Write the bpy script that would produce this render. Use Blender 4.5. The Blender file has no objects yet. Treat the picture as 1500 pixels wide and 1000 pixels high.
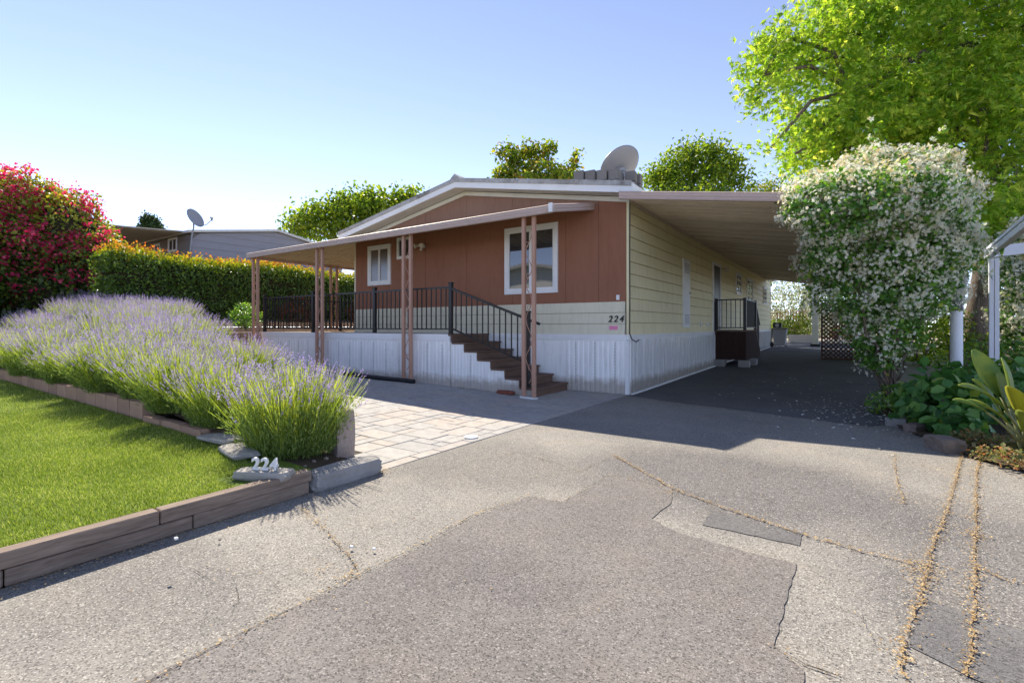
import bpy, bmesh, math, random
import numpy as np
from mathutils import Vector, Matrix

# ------------------------------------------------------------------ camera, world, sun, exposure
S = bpy.context.scene
COL = S.collection
YAW = math.atan(493 / 719)
CAM = (3.2, -8.26, 1.2)
cam = bpy.data.objects.new('camera', bpy.data.cameras.new('camera'))
COL.objects.link(cam)
S.camera = cam
cam.location = CAM
cam.rotation_euler = (math.pi / 2, 0, YAW)
cam.data.sensor_width = 36
cam.data.lens = 719 / 1500 * 36
cam.data.shift_y = -22 / 1500
cam.data.clip_start = 0.05
cam.data.clip_end = 3000

SUN = Vector((-.914, .524, 1.0)).normalized()
W = bpy.data.worlds.new('World')
S.world = W
W.use_nodes = True
wn = W.node_tree.nodes
wn.clear()
sky = wn.new('ShaderNodeTexSky')
sky.sky_type = 'NISHITA'
sky.sun_disc = False
sky.sun_elevation = math.asin(SUN.z)
sky.sun_rotation = math.atan2(SUN.x, SUN.y)
sky.altitude = 50
sky.air_density = 0.3
sky.dust_density = 0.0
sky.ozone_density = 1.0
bg = wn.new('ShaderNodeBackground')
bg.inputs[1].default_value = 0.15
wo = wn.new('ShaderNodeOutputWorld')
wb = wn.new('ShaderNodeMix')            # white balance of the whole sky
wb.data_type = 'RGBA'
wb.blend_type = 'MULTIPLY'
wb.inputs[0].default_value = 1
wb.inputs[7].default_value = (1.11, .87, .75, 1)
W.node_tree.links.new(sky.outputs[0], wb.inputs[6])
W.node_tree.links.new(wb.outputs[2], bg.inputs[0])
W.node_tree.links.new(bg.outputs[0], wo.inputs[0])

ld = bpy.data.lights.new('sun', 'SUN')
ld.energy = 2.0
ld.angle = math.radians(.55)
ld.color = (1, .91, .77)
lo = bpy.data.objects.new('sun', ld)
COL.objects.link(lo)
lo.rotation_euler = SUN.to_track_quat('Z', 'Y').to_euler()
S.view_settings.view_transform = 'Standard'
S.view_settings.look = 'None'
S.view_settings.exposure = 2.2
S.view_settings.gamma = 1
S.view_settings.use_curve_mapping = False
S.render.engine = 'CYCLES'
S.cycles.use_denoising = True
S.cycles.max_bounces = 14
S.cycles.diffuse_bounces = 9
S.cycles.transmission_bounces = 10
S.cycles.glossy_bounces = 4
S.cycles.transparent_max_bounces = 8
S.cycles.caustics_reflective = False
S.cycles.caustics_refractive = False
S.cycles.sample_clamp_indirect = 8

random.seed(7)
RNG = np.random.default_rng(11)
FW = np.array((-math.sin(YAW), math.cos(YAW)))
RT = np.array((math.cos(YAW), math.sin(YAW)))


def at(px, py, z=None, D=None, x=None, y=None):
    """surveyed point: bearing px,py from the tripod, fixed by a distance or by a known plane"""
    X, Z = (px - 750) / 719, (478 - py) / 719
    d = (FW[0] + X * RT[0], FW[1] + X * RT[1], Z)
    if z is not None: k = (z - CAM[2]) / d[2]
    elif x is not None: k = (x - CAM[0]) / d[0]
    elif y is not None: k = (y - CAM[1]) / d[1]
    else: k = D
    return Vector((CAM[0] + k * d[0], CAM[1] + k * d[1], CAM[2] + k * d[2]))


def gz(y):                      # the drive climbs gently under the carport
    return max(0, y - 1) * .011


def pz(x):                      # the patio climbs gently to the left
    return .028 * max(0, -x - 1)


# ------------------------------------------------------------------ materials
MATS = {}


class NT:
    def __init__(s, name, rough=.7, spec=.3, metal=0):
        m = bpy.data.materials.new(name)
        m.use_nodes = True
        s.m, s.t = m, m.node_tree
        s.n = s.t.nodes
        s.b = s.n['Principled BSDF']
        s.out = s.n['Material Output']
        s.b.inputs['Roughness'].default_value = rough
        s.b.inputs['Specular IOR Level'].default_value = spec
        s.b.inputs['Metallic'].default_value = metal
        tc = s.n.new('ShaderNodeTexCoord')
        s.co = tc.outputs['Object']
        MATS[name] = m

    def l(s, a, b): s.t.links.new(a, b)

    def mapped(s, scale=(1, 1, 1), loc=(0, 0, 0), rot=(0, 0, 0)):
        n = s.n.new('ShaderNodeMapping')
        n.inputs['Scale'].default_value = scale
        n.inputs['Location'].default_value = loc
        n.inputs['Rotation'].default_value = rot
        s.l(s.co, n.inputs[0])
        return n.outputs[0]

    def noise(s, scale, detail=4, rough=.6, co=None, dist=0):
        n = s.n.new('ShaderNodeTexNoise')
        n.inputs['Scale'].default_value = scale
        n.inputs['Detail'].default_value = detail
        n.inputs['Roughness'].default_value = rough
        n.inputs['Distortion'].default_value = dist
        s.l(co or s.co, n.inputs['Vector'])
        return n.outputs['Fac']

    def voro(s, scale, out='Color', co=None, feature='F1', rnd=1):
        n = s.n.new('ShaderNodeTexVoronoi')
        n.feature = feature
        n.inputs['Scale'].default_value = scale
        n.inputs['Randomness'].default_value = rnd
        s.l(co or s.co, n.inputs['Vector'])
        return n.outputs[out]

    def wave(s, scale, dist=0, axis='X', co=None, detail=2, dscale=1):
        n = s.n.new('ShaderNodeTexWave')
        n.bands_direction = axis
        n.inputs['Scale'].default_value = scale
        n.inputs['Distortion'].default_value = dist
        n.inputs['Detail'].default_value = detail
        n.inputs['Detail Scale'].default_value = dscale
        s.l(co or s.co, n.inputs['Vector'])
        return n.outputs['Fac']

    def ramp(s, f, stops, interp='LINEAR'):
        n = s.n.new('ShaderNodeValToRGB')
        n.color_ramp.interpolation = interp
        e = n.color_ramp.elements
        while len(e) < len(stops): e.new(.5)
        for q, (p, c) in zip(e, stops):
            q.position = p
            q.color = (*(c if isinstance(c, (tuple, list)) else (c, c, c)), 1)
        s.l(f, n.inputs[0])
        return n.outputs[0]

    def mix(s, f, a, b, mode='MIX'):
        n = s.n.new('ShaderNodeMix')
        n.data_type = 'RGBA'
        n.blend_type = mode
        for sock, v in ((n.inputs[0], f), (n.inputs[6], a), (n.inputs[7], b)):
            if isinstance(v, bpy.types.NodeSocket): s.l(v, sock)
            elif isinstance(v, (int, float)): sock.default_value = v if sock.type == 'VALUE' else (v, v, v, 1)
            else: sock.default_value = (*v, 1)
        return n.outputs[2]

    def math(s, op, a, b=None):
        n = s.n.new('ShaderNodeMath')
        n.operation = op
        for i, v in enumerate((a, b)):
            if v is None: continue
            if isinstance(v, bpy.types.NodeSocket): s.l(v, n.inputs[i])
            else: n.inputs[i].default_value = v
        return n.outputs[0]

    def attr(s, name):
        n = s.n.new('ShaderNodeAttribute')
        n.attribute_name = name
        return n.outputs['Fac']

    def objrnd(s):
        return s.n.new('ShaderNodeObjectInfo').outputs['Random']

    def col(s, c):
        if isinstance(c, bpy.types.NodeSocket): s.l(c, s.b.inputs['Base Color'])
        else: s.b.inputs['Base Color'].default_value = (*c, 1)
        return s

    def bump(s, h, strength=.3, dist=.01):
        n = s.n.new('ShaderNodeBump')
        n.inputs['Strength'].default_value = strength
        n.inputs['Distance'].default_value = dist
        s.l(h, n.inputs['Height'])
        s.l(n.outputs[0], s.b.inputs['Normal'])
        return s


def sc(c, k): return tuple(min(1, v * k) for v in c)


def paint(name, c, rough=.5, spec=.4, var=.12, scale=3, dirt=.0, metal=0, bump=.05, bscale=60, objvar=0, streak=False, splash=0):
    """painted or plain surface with uneven tone, some grime and fine relief"""
    m = NT(name, rough, spec, metal)
    k = m.mix(m.noise(scale, 6, .65), sc(c, 1 - var), sc(c, 1 + var))
    if dirt:
        co = m.mapped((6, 6, .7)) if streak else None
        g = m.ramp(m.noise(2.5, 8, .7, co), [(.48, 0), (.72, 1)])
        k = m.mix(m.math('MULTIPLY', g, dirt), k, sc((.16, .14, .11), .8))
    if splash:                       # soil thrown up by rain along the foot of the wall
        sx = m.n.new('ShaderNodeSeparateXYZ')
        m.l(m.co, sx.inputs[0])
        h = m.math('ADD', sx.outputs[2], m.math('MULTIPLY', m.noise(5, 6, .7), -.32))
        k = m.mix(m.math('MULTIPLY', m.ramp(h, [(.0, 1), (.14, 0)]), splash), k, (.30, .24, .17))
    if objvar:
        r = m.objrnd()
        k = m.mix(1, k, m.ramp(r, [(0, 1 - objvar), (1, 1)]), 'MULTIPLY')
    m.col(k)
    if bump: m.bump(m.noise(bscale, 4, .6), bump, .01)
    return m.m


def leafmat(name, stops, trans=.45, tint=(1.25, 1.2, .6), rough=.45, spec=.35, gloss=True):
    m = NT(name, rough, spec)
    c = m.ramp(m.attr('rnd'), stops)
    m.col(c)
    tr = m.n.new('ShaderNodeBsdfTranslucent')
    m.l(m.mix(1, c, tint, 'MULTIPLY'), tr.inputs[0])
    mx = m.n.new('ShaderNodeMixShader')
    mx.inputs[0].default_value = trans
    m.l(m.b.outputs[0], mx.inputs[1])
    m.l(tr.outputs[0], mx.inputs[2])
    m.l(mx.outputs[0], m.out.inputs[0])
    return m.m


def asphalt(name, dark, light, big=.55, sp=110, contrast=1.0, warm=(1.08, 1.0, .9), stain=None):
    m = NT(name, .9, .2)
    b = m.mix(m.ramp(m.noise(big, 7, .62, dist=.6), [(.36, 0), (.64, 1)]), dark, light)
    b = m.mix(m.ramp(m.noise(2.3, 6, .7), [(.45, 0), (.75, .5)]), b, tuple(v * w * 1.15 for v, w in zip(light, warm)))
    if stain:
        for (x, y, rx, ry, c, f) in stain:
            d = m.n.new('ShaderNodeTexGradient')
            d.gradient_type = 'SPHERICAL'
            mp = m.n.new('ShaderNodeMapping')
            mp.vector_type = 'TEXTURE'
            mp.inputs['Location'].default_value = (x, y, 0)
            mp.inputs['Scale'].default_value = (rx, ry, 50)
            wob = m.n.new('ShaderNodeTexNoise')
            wob.inputs['Scale'].default_value = 1.6
            wob.inputs['Detail'].default_value = 5
            vm = m.n.new('ShaderNodeVectorMath')
            vm.operation = 'MULTIPLY_ADD'
            vm.inputs[1].default_value = (.9, .9, 0)
            m.l(m.co, wob.inputs['Vector'])
            m.l(wob.outputs['Color'], vm.inputs[0])
            m.l(m.co, vm.inputs[2])
            m.l(vm.outputs[0], mp.inputs[0])
            m.l(mp.outputs[0], d.inputs[0])
            b = m.mix(m.math('MULTIPLY', m.ramp(d.outputs['Fac'], [(.02, 0), (.4, 1)]), f), b, c)
    v = m.voro(sp, 'Color')
    g = m.n.new('ShaderNodeSeparateColor')
    m.l(v, g.inputs[0])
    lo_, hi = 1 - .5 * contrast, 1 + .62 * contrast
    spk = m.ramp(g.outputs[0], [(0, lo_ * .75), (.14, lo_ * .8), (.3, .88), (.7, 1.0), (.9, 1.12), (1, 1)])
    n = m.mix(1, b, spk, 'MULTIPLY')
    n = m.mix(m.ramp(g.outputs[1], [(.86, 0), (.95, .55 * contrast)]), n, tuple(min(1, v * hi * 1.5) for v in light))
    v2 = m.noise(420, 3, .7)
    n = m.mix(.5, n, m.ramp(v2, [(.3, .45), (.7, 1.5)]), 'MULTIPLY')
    m.col(n)
    m.bump(m.mix(.5, m.voro(sp, 'Distance'), m.noise(60, 4, .7)), .55, .006)
    return m.m


def timber(name, c1, c2, axis='Y', scale=14, bump=.5, objvar=.25):
    m = NT(name, .85, .2)
    st = {'X': (.12, 1, 1), 'Y': (1, .12, 1), 'Z': (1, 1, .12)}[axis]
    w = m.noise(scale * 2, 6, .7, m.mapped(st), 1.2)
    c = m.mix(m.ramp(w, [(.3, 0), (.7, 1)]), c1, c2)
    c = m.mix(1, c, m.ramp(m.objrnd(), [(0, 1 - objvar), (1, 1)]), 'MULTIPLY')
    m.col(c)
    m.bump(w, bump, .006)
    return m.m


STAIN = [(2.9, -3.7, 1.5, 1.1, (.13, .122, .122), .75), (1.0, -4.4, 1.2, .9, (.15, .14, .13), .5), (.9, -6.9, .8, .5, (.17, .16, .15), .5), (4.4, -4.6, .9, 1.6, (.13, .122, .122), .6)]
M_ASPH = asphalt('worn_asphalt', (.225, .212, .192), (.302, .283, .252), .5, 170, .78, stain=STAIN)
M_PATCH = asphalt('patch_asphalt', (.178, .163, .153), (.205, .189, .176), .9, 170, .8, stain=[(2.2, -5.9, .5, .35, (.15, .138, .134), .5), (1.9, -6.9, .7, .3, (.24, .222, .205), .45), (2.6, -7.0, .3, .5, (.155, .142, .138), .4)])
M_DARKP = asphalt('dark_patch_asphalt', (.135, .131, .13), (.165, .16, .157), 2, 150, .5)
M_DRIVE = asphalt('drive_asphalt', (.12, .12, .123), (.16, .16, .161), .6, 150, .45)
M_CRACK = paint('crack_shadowed_grit', (.045, .04, .035), .95, .1)
M_GROUND = paint('dry_soil', (.33, .27, .20), .95, .1, .35, 2, bump=.6, bscale=25)
M_SOIL = paint('bed_soil', (.11, .08, .055), .95, .1, .4, 6, bump=.9, bscale=30)
M_TURF = paint('turf_backing', (.12, .17, .03), .9, .1, .25, 3, bump=.8, bscale=120)
M_WOODK = timber('weathered_kerb_timber', (.15, .11, .085), (.32, .245, .19), 'Y', 12, .7, .2)
M_CONC = paint('rough_concrete', (.30, .29, .28), .95, .15, .35, 9, .35, bump=.9, bscale=35)
M_CBLOCK = paint('ballast_concrete', (.24, .225, .21), .95, .15, .2, 8, .3, bump=.5, bscale=50, objvar=.2)
M_EDGE = paint('tan_edging_block', (.42, .27, .19), .9, .2, .2, 7, .3, bump=.6, bscale=40, objvar=.25)
M_SLAB = paint('grey_slab_stone', (.34, .32, .29), .9, .2, .35, 8, .3, bump=.9, bscale=18)
M_GRAN = paint('granite_post', (.36, .29, .25), .9, .2, .3, 40, .1, bump=.6, bscale=60)
M_ROCK = paint('bed_rock', (.2, .165, .14), .9, .2, .35, 9, bump=.8, bscale=20)


def paver_mat():
    m = NT('tumbled_paver', .85, .25)
    base = m.ramp(m.objrnd(), [(0, (.37, .36, .34)), (.3, (.42, .405, .38)), (.5, (.45, .405, .355)), (.7, (.40, .39, .37)), (.88, (.45, .39, .335)), (1, (.445, .43, .405))])
    c = m.mix(1, base, m.ramp(m.noise(9, 7, .7), [(.3, .78), (.7, 1.12)]), 'MULTIPLY')
    c = m.mix(1, c, m.ramp(m.noise(90, 4, .7), [(.3, .8), (.7, 1.12)]), 'MULTIPLY')
    m.col(c)
    m.bump(m.noise(70, 5, .7), .5, .006)
    return m.m


M_PAVER = paver_mat()
M_JOINT = paint('joint_sand', (.09, .08, .07), .95, .1, .3, 10, bump=.5)


def brown_mat(name, c1, c2, c3):
    m = NT(name, .75, .25)
    w = m.noise(20, 5, .7, m.mapped((3.5, 3.5, .12)))
    c = m.mix(m.ramp(w, [(.35, 0), (.65, 1)]), c1, c2)
    c = m.mix(m.ramp(m.noise(1.3, 5, .6), [(.4, 0), (.7, .4)]), c, c3)
    streak = m.ramp(m.noise(2.2, 7, .7, m.mapped((5, 5, .5))), [(.5, 0), (.75, .35)])
    c = m.mix(streak, c, tuple(v * .6 for v in c1))
    m.col(c)
    m.bump(w, .35, .006)
    return m.m


M_BROWN = brown_mat('brown_plywood_paint', (.265, .115, .068), (.32, .145, .088), (.335, .165, .105))
M_TANBROWN = brown_mat('tan_brown_plywood_paint', (.25, .135, .09), (.30, .17, .115), (.33, .2, .14))
M_CREAM = paint('cream_siding_paint', (.70, .66, .50), .55, .35, .06, 2, .18, bump=.08, streak=True)
M_YELLOW = paint('yellow_siding_paint', (.84, .76, .47), .55, .35, .07, 1.5, .22, bump=.1, streak=True)
M_WHITE = paint('white_paint', (.80, .80, .80), .45, .4, .05, 4, .12, bump=.06)
M_SKIRT = paint('white_skirting', (.88, .88, .87), .45, .4, .06, 3, .22, bump=.06, streak=True, splash=.7)
M_SKIRTS = paint('white_corrugated_skirting', (.82, .82, .81), .2, .8, .06, 3, .25, bump=.06, streak=True, splash=.7)
M_VENT = paint('vent_slot_grey', (.42, .43, .45), .7, .2)
M_TRIMC = paint('cream_trim', (.68, .65, .55), .5, .4, .08, 5, .2)
M_COPING = paint('mottled_coping', (.42, .41, .40), .8, .25, .35, 14, .95, bump=.4, bscale=30)
M_ROOF = paint('aged_roof_coat', (.55, .54, .52), .8, .2, .2, 3, .5, bump=.4, bscale=30)
M_SOFFIT = paint('pale_soffit', (.66, .64, .60), .6, .3, .08, 3, .2)
M_AWN = paint('tan_awning_pan', (.60, .50, .36), .42, .45, .08, 2, .2, bump=.05)
M_AWNF = paint('dusty_pink_fascia', (.52, .40, .35), .45, .45, .1, 6, .15, bump=.06)
M_POST = paint('dusty_pink_post', (.45, .26, .185), .5, .4, .1, 8, .1, bump=.06)
M_CARP = paint('brown_carport_pan', (.70, .59, .46), .36, .5, .12, 2, .25, bump=.05, objvar=.3)
M_BLACK = paint('black_metal', (.014, .014, .016), .4, .45, .2, 10)
M_DKWOOD = timber('dark_brown_decking', (.13, .082, .06), (.21, .135, .098), 'Y', 10, .3, .2)
M_DECK = timber('tan_decking', (.28, .2, .14), (.38, .29, .2), 'X', 10, .3, .15)
M_PORCH = timber('dark_porch_panel', (.03, .016, .013), (.055, .03, .024), 'Z', 14, .4, .1)
M_DARK = paint('dark_core', (.02, .018, .014), .9, .1, .3, 6)
M_TWIG = paint('twig_core', (.05, .042, .025), .95, .05, .5, 5, bump=.9, bscale=20)
M_BARK = NT('bark', .95, .15)
_w = M_BARK.noise(26, 7, .75, M_BARK.mapped((1, 1, .16)), .8)
M_BARK.col(M_BARK.ramp(_w, [(.32, (.055, .04, .03)), (.6, (.23, .18, .14)), (.8, (.33, .27, .215))])).bump(_w, 1, .03)
M_BARK = M_BARK.m
M_GALV = paint('grey_dish_paint', (.30, .30, .31), .45, .4, .08, 6, .1, bump=.03)
M_STEEL = paint('dull_steel', (.32, .33, .35), .5, .4, .1, 6)
M_GREYW = paint('grey_house_paint', (.30, .29, .32), .7, .25, .06, 2, .1)
M_GREYD = paint('grey_brown_house_paint', (.22, .195, .185), .7, .25, .06, 2, .1)
M_BEIGE = paint('beige_metal', (.55, .50, .42), .5, .35, .08, 3, .15)
M_BEIGED = paint('dull_beige_pan', (.5, .44, .36), .7, .2, .1, 3, .15)
M_POLE = paint('white_pole_paint', (.72, .74, .78), .4, .4, .05, 6, .08)
M_LATT = paint('brown_lattice', (.10, .055, .04), .8, .2, .2, 8)
M_PLANTER = paint('pale_planter', (.5, .46, .40), .85, .2, .15, 6, .2)
M_RWALL = paint('tan_wall_block', (.42, .30, .22), .9, .2, .15, 6, .2, bump=.6, bscale=25, objvar=.25)
M_FENCE = timber('reddish_fence_board', (.28, .13, .09), (.42, .22, .15), 'Z', 12, .4, .2)
M_PINK = paint('pink_sticker', (.75, .25, .42), .6, .3)
M_RED = paint('red_brick', (.22, .075, .05), .9, .2, .25, 12, bump=.5)
M_STONEW = paint('white_plate', (.72, .73, .72), .6, .3, .1, 10)


def glass_mat(name, tint):
    m = NT(name, .03, .5)
    m.b.inputs['IOR'].default_value = 2.1
    m.col(m.mix(m.noise(1.2, 3), sc(tint, .7), sc(tint, 1.3)))
    return m.m


M_GLASS = glass_mat('window_glass', (.035, .036, .038))
M_GLASSB = glass_mat('screened_glass', (.10, .085, .075))
M_GLASSB.node_tree.nodes['Principled BSDF'].inputs['Roughness'].default_value = .25

L_MAPLE = leafmat('maple_leaf', [(0, (.14, .30, .03)), (.3, (.26, .45, .045)), (.7, (.37, .55, .06)), (1, (.55, .63, .12))], .66, (1.35, 1.25, .6))
L_TREE = leafmat('broadleaf', [(0, (.07, .13, .015)), (.5, (.17, .28, .025)), (1, (.34, .4, .04))], .55, (1.3, 1.25, .5))
L_TREEB = leafmat('loose_tree_leaf', [(0, (.07, .14, .015)), (.5, (.2, .31, .03)), (.85, (.38, .38, .05)), (1, (.32, .2, .06))], .55, (1.3, 1.2, .5))
L_HEDGE = leafmat('hedge_leaf', [(0, (.05, .095, .018)), (.6, (.11, .19, .032)), (.75, (.16, .26, .04)), (1, (.23, .33, .05))], .42, (1.5, 1.4, .5), .35, .45)
L_NEW = leafmat('hedge_new_growth', [(0, (.12, .2, .015)), (.5, (.34, .38, .025)), (.7, (.5, .32, .03)), (1, (.5, .11, .04))], .5, (1.2, 1.1, .5))
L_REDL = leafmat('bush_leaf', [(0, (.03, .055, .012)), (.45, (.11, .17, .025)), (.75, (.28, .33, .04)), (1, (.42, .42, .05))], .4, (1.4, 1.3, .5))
L_REDF = leafmat('crimson_flower', [(0, (.5, .02, .08)), (.5, (.72, .05, .15)), (1, (.88, .18, .26))], .55, (1.1, .7, .9), .6, .2)
L_JAS = leafmat('jasmine_leaf', [(0, (.05, .14, .03)), (.5, (.14, .31, .055)), (.85, (.25, .42, .07)), (1, (.42, .48, .08))], .5, (1.3, 1.3, .5), .32, .5)
L_JASF = leafmat('jasmine_flower', [(0, (.74, .64, .38)), (.15, (.84, .79, .60)), (.45, (.90, .88, .76)), (1, (.97, .95, .86))], .45, (1, 1, .92), .6, .2)
L_JASY = leafmat('aging_jasmine_flower', [(0, (.66, .50, .20)), (.4, (.80, .68, .38)), (1, (.88, .82, .62))], .45, (1, .95, .8), .6, .2)
L_LAVS = leafmat('lavender_stem', [(0, (.19, .28, .045)), (.5, (.33, .44, .06)), (1, (.50, .56, .12))], .52, (1.25, 1.2, .55), .6, .2)
L_LAVL = leafmat('lavender_leaf', [(0, (.11, .17, .05)), (.5, (.22, .31, .085)), (1, (.32, .4, .13))], .45, (1.2, 1.2, .7), .7, .2)
L_LAVF = leafmat('lavender_flower', [(0, (.23, .17, .38)), (.5, (.38, .30, .57)), (1, (.58, .51, .72))], .45, (1.05, 1, 1.1), .7, .2)
L_GRASS = leafmat('turf_blade', [(0, (.08, .13, .015)), (.35, (.19, .28, .035)), (.75, (.33, .42, .09)), (1, (.6, .62, .3))], .4, (1.2, 1.2, .5), .5, .3)
L_HYD = leafmat('broad_dark_leaf', [(0, (.045, .13, .035)), (.6, (.10, .25, .065)), (.95, (.17, .33, .08)), (1, (.36, .42, .06))], .38, (1.2, 1.3, .5), .4, .4)
L_BOP = NT('paddle_leaf', .4, .4)
_c = L_BOP.mix(L_BOP.ramp(L_BOP.noise(5, 5, .6), [(.42, 0), (.75, 1)]), (.17, .28, .07), (.40, .44, .05))
_c = L_BOP.mix(L_BOP.ramp(L_BOP.objrnd(), [(.55, 0), (1, .75)]), _c, (.55, .50, .04))
L_BOP.col(_c)
_t = L_BOP.n.new('ShaderNodeBsdfTranslucent')
L_BOP.l(_c, _t.inputs[0])
_x = L_BOP.n.new('ShaderNodeMixShader')
_x.inputs[0].default_value = .35
L_BOP.l(L_BOP.b.outputs[0], _x.inputs[1]); L_BOP.l(_t.outputs[0], _x.inputs[2]); L_BOP.l(_x.outputs[0], L_BOP.out.inputs[0])
L_BOP.bump(L_BOP.wave(10, .5, 'Y'), .25, .01)
L_BOP = L_BOP.m
L_BOPS = paint('paddle_stalk', (.20, .21, .09), .5, .4, .25, 12)
L_COVER = leafmat('cover_leaf', [(0, (.10, .13, .04)), (.4, (.2, .22, .08)), (.7, (.36, .30, .15)), (1, (.4, .14, .07))], .4, (1.2, 1.1, .6), .55, .3)
L_LITTER = leafmat('dry_litter', [(0, (.2, .12, .06)), (.45, (.46, .31, .14)), (1, (.66, .52, .30))], .15, (1, .9, .6), .8, .1)
L_PETAL = leafmat('fallen_petal', [(0, (.7, .66, .52)), (1, (.88, .88, .84))], .2, (1, 1, 1), .7, .1)
L_CONIF = leafmat('topiary_leaf', [(0, (.02, .05, .015)), (1, (.07, .12, .03))], .2, (1.2, 1.2, .6))
L_WHITEB = leafmat('sunlit_blossom_leaf', [(0, (.06, .1, .02)), (.35, (.2, .27, .05)), (.5, (.7, .68, .55)), (1, (.9, .9, .86))], .4, (1.1, 1.1, .9))


# ------------------------------------------------------------------ object helpers
def tag(o, label=None, cat=None, group=None, kind=None):
    if label: o['label'] = label
    if cat: o['category'] = cat
    if group: o['group'] = group
    if kind: o['kind'] = kind
    return o


def empty(name, loc, label, cat, group=None):
    o = bpy.data.objects.new(name, None)
    o.location = loc
    o.empty_display_size = .2
    COL.objects.link(o)
    return tag(o, label, cat, group)


def wloc(o):
    v = Vector((0, 0, 0))
    while o: v += o.location; o = o.parent
    return v


def link(name, mesh, parent=None, loc=None):
    o = bpy.data.objects.new(name, mesh)
    COL.objects.link(o)
    if parent: o.parent = parent
    if loc is not None: o.location = loc
    return o


def inst(name, mesh, wl, parent, rz=0):
    o = link(name, mesh, parent, Vector(wl) - (wloc(parent) if parent else Vector()))
    o.rotation_euler.z = rz
    return o


class MB:
    def __init__(s): s.v, s.f = [], []

    def add(s, v, f):
        b = len(s.v)
        s.v += [tuple(p) for p in v]
        s.f += [tuple(i + b for i in q) for q in f]
        return s

    def box(s, x0, x1, y0, y1, z0, z1):
        v = [(x, y, z) for z in (z0, z1) for y in (y0, y1) for x in (x0, x1)]
        return s.add(v, [(0, 2, 3, 1), (4, 5, 7, 6), (0, 1, 5, 4), (2, 6, 7, 3), (0, 4, 6, 2), (1, 3, 7, 5)])

    def bar(s, a, b, w, h=None, up=(0, 0, 1)):
        a, b = Vector(a), Vector(b)
        d = (b - a).normalized()
        u = Vector(up)
        if abs(d.dot(u)) > .99: u = Vector((1, 0, 0))
        r = d.cross(u).normalized() * w / 2
        u = r.cross(d).normalized() * (h or w) / 2
        v = [p + i * r + j * u for p in (a, b) for i, j in ((-1, -1), (1, -1), (1, 1), (-1, 1))]
        return s.add(v, [(0, 3, 2, 1), (4, 5, 6, 7), (0, 1, 5, 4), (1, 2, 6, 5), (2, 3, 7, 6), (3, 0, 4, 7)])

    def tube(s, pts, rs, n=8):
        pts = [Vector(p) for p in pts]
        if not isinstance(rs, (list, tuple)): rs = [rs] * len(pts)
        v, f = [], []
        ref = Vector((.31, .17, .93))
        for i, p in enumerate(pts):
            d = (pts[min(i + 1, len(pts) - 1)] - pts[max(i - 1, 0)]).normalized()
            a = d.cross(ref)
            if a.length < .05: a = d.cross(Vector((1, 0, 0)))
            a.normalize()
            b = d.cross(a)
            for k in range(n):
                t = 2 * math.pi * k / n
                v.append(p + rs[i] * (math.cos(t) * a + math.sin(t) * b))
        for i in range(len(pts) - 1):
            for k in range(n):
                f.append((i * n + k, i * n + (k + 1) % n, (i + 1) * n + (k + 1) % n, (i + 1) * n + k))
        f.append(tuple(range(n - 1, -1, -1)))
        f.append(tuple((len(pts) - 1) * n + k for k in range(n)))
        return s.add(v, f)

    def prism(s, poly, axis, a, b):
        """closed outline extruded along an axis; poly is in the two other axes, in x,y,z order"""
        def P(p, t): return {'x': (t, p[0], p[1]), 'y': (p[0], t, p[1]), 'z': (p[0], p[1], t)}[axis]
        n = len(poly)
        v = [P(p, a) for p in poly] + [P(p, b) for p in poly]
        f = [tuple(range(n)), tuple(range(2 * n - 1, n - 1, -1))]
        f += [(i, i + n, (i + 1) % n + n, (i + 1) % n) for i in range(n)]
        return s.add(v, f)

    def build(s, name, mat, parent=None, bevel=0, smooth=False, solid=0):
        me = bpy.data.meshes.new(name)
        o0 = wloc(parent) if parent else Vector()
        me.from_pydata([(p[0] - o0.x, p[1] - o0.y, p[2] - o0.z) for p in s.v], [], s.f)
        me.materials.append(mat)
        bm = bmesh.new()
        bm.from_mesh(me)
        if not solid: bmesh.ops.recalc_face_normals(bm, faces=bm.faces)
        if bevel: bmesh.ops.bevel(bm, geom=bm.edges[:], offset=bevel, segments=1, affect='EDGES')
        bm.to_mesh(me)
        bm.free()
        if smooth: me.shade_smooth()
        o = link(name, me, parent)
        if solid:
            m = o.modifiers.new('t', 'SOLIDIFY')
            m.thickness = solid
            m.offset = 0
        return o


def origin_to(o, p):
    """move a top-level mesh's origin to p without moving the mesh"""
    p = Vector(p)
    o.data.transform(Matrix.Translation(-p))
    o.location = p
    return o


DIAM = (np.array([(0, 0, 0), (.32, .5, .1), (0, 1, 0), (-.32, .5, .1)], float), [(0, 1, 2), (0, 2, 3)])
WIDE = (np.array([(0, 0, 0), (.38, .3, .1), (.28, .75, .06), (0, 1, -.05), (-.28, .75, .06), (-.38, .3, .1), (0, .5, 0)], float), [(0, 1, 6), (1, 2, 6), (2, 3, 6), (3, 4, 6), (4, 5, 6), (5, 0, 6)])
_st = []
for i, (r, d) in enumerate(((.12, 0), (.8, 26), (.3, 50), (.95, 62), (.34, 78), (1.05, 90), (.34, 102), (.95, 118), (.3, 130), (.8, 154))):
    _st.append((r * math.cos(math.radians(d)) if i else 0, r * math.sin(math.radians(d)) if i else -.1, 0 if i % 2 == 0 else .08 * (-1) ** i))
STAR = (np.array(_st + [(0, .3, .06)], float), [(i, (i + 1) % 10, 10) for i in range(10)])
_fl = [(0, 0, 0)]
_ff = []
for k in range(5):
    a = 2 * math.pi * k / 5
    for da, r in ((-.42, .72), (.12, 1.0), (.42, .6)):
        _fl.append((r * .5 * math.cos(a + da), r * .5 * math.sin(a + da), .08 + .05 * r))
    _ff += [(0, 1 + 3 * k, 2 + 3 * k), (0, 2 + 3 * k, 3 + 3 * k)]
FLOWER = (np.array(_fl, float), _ff)
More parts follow.
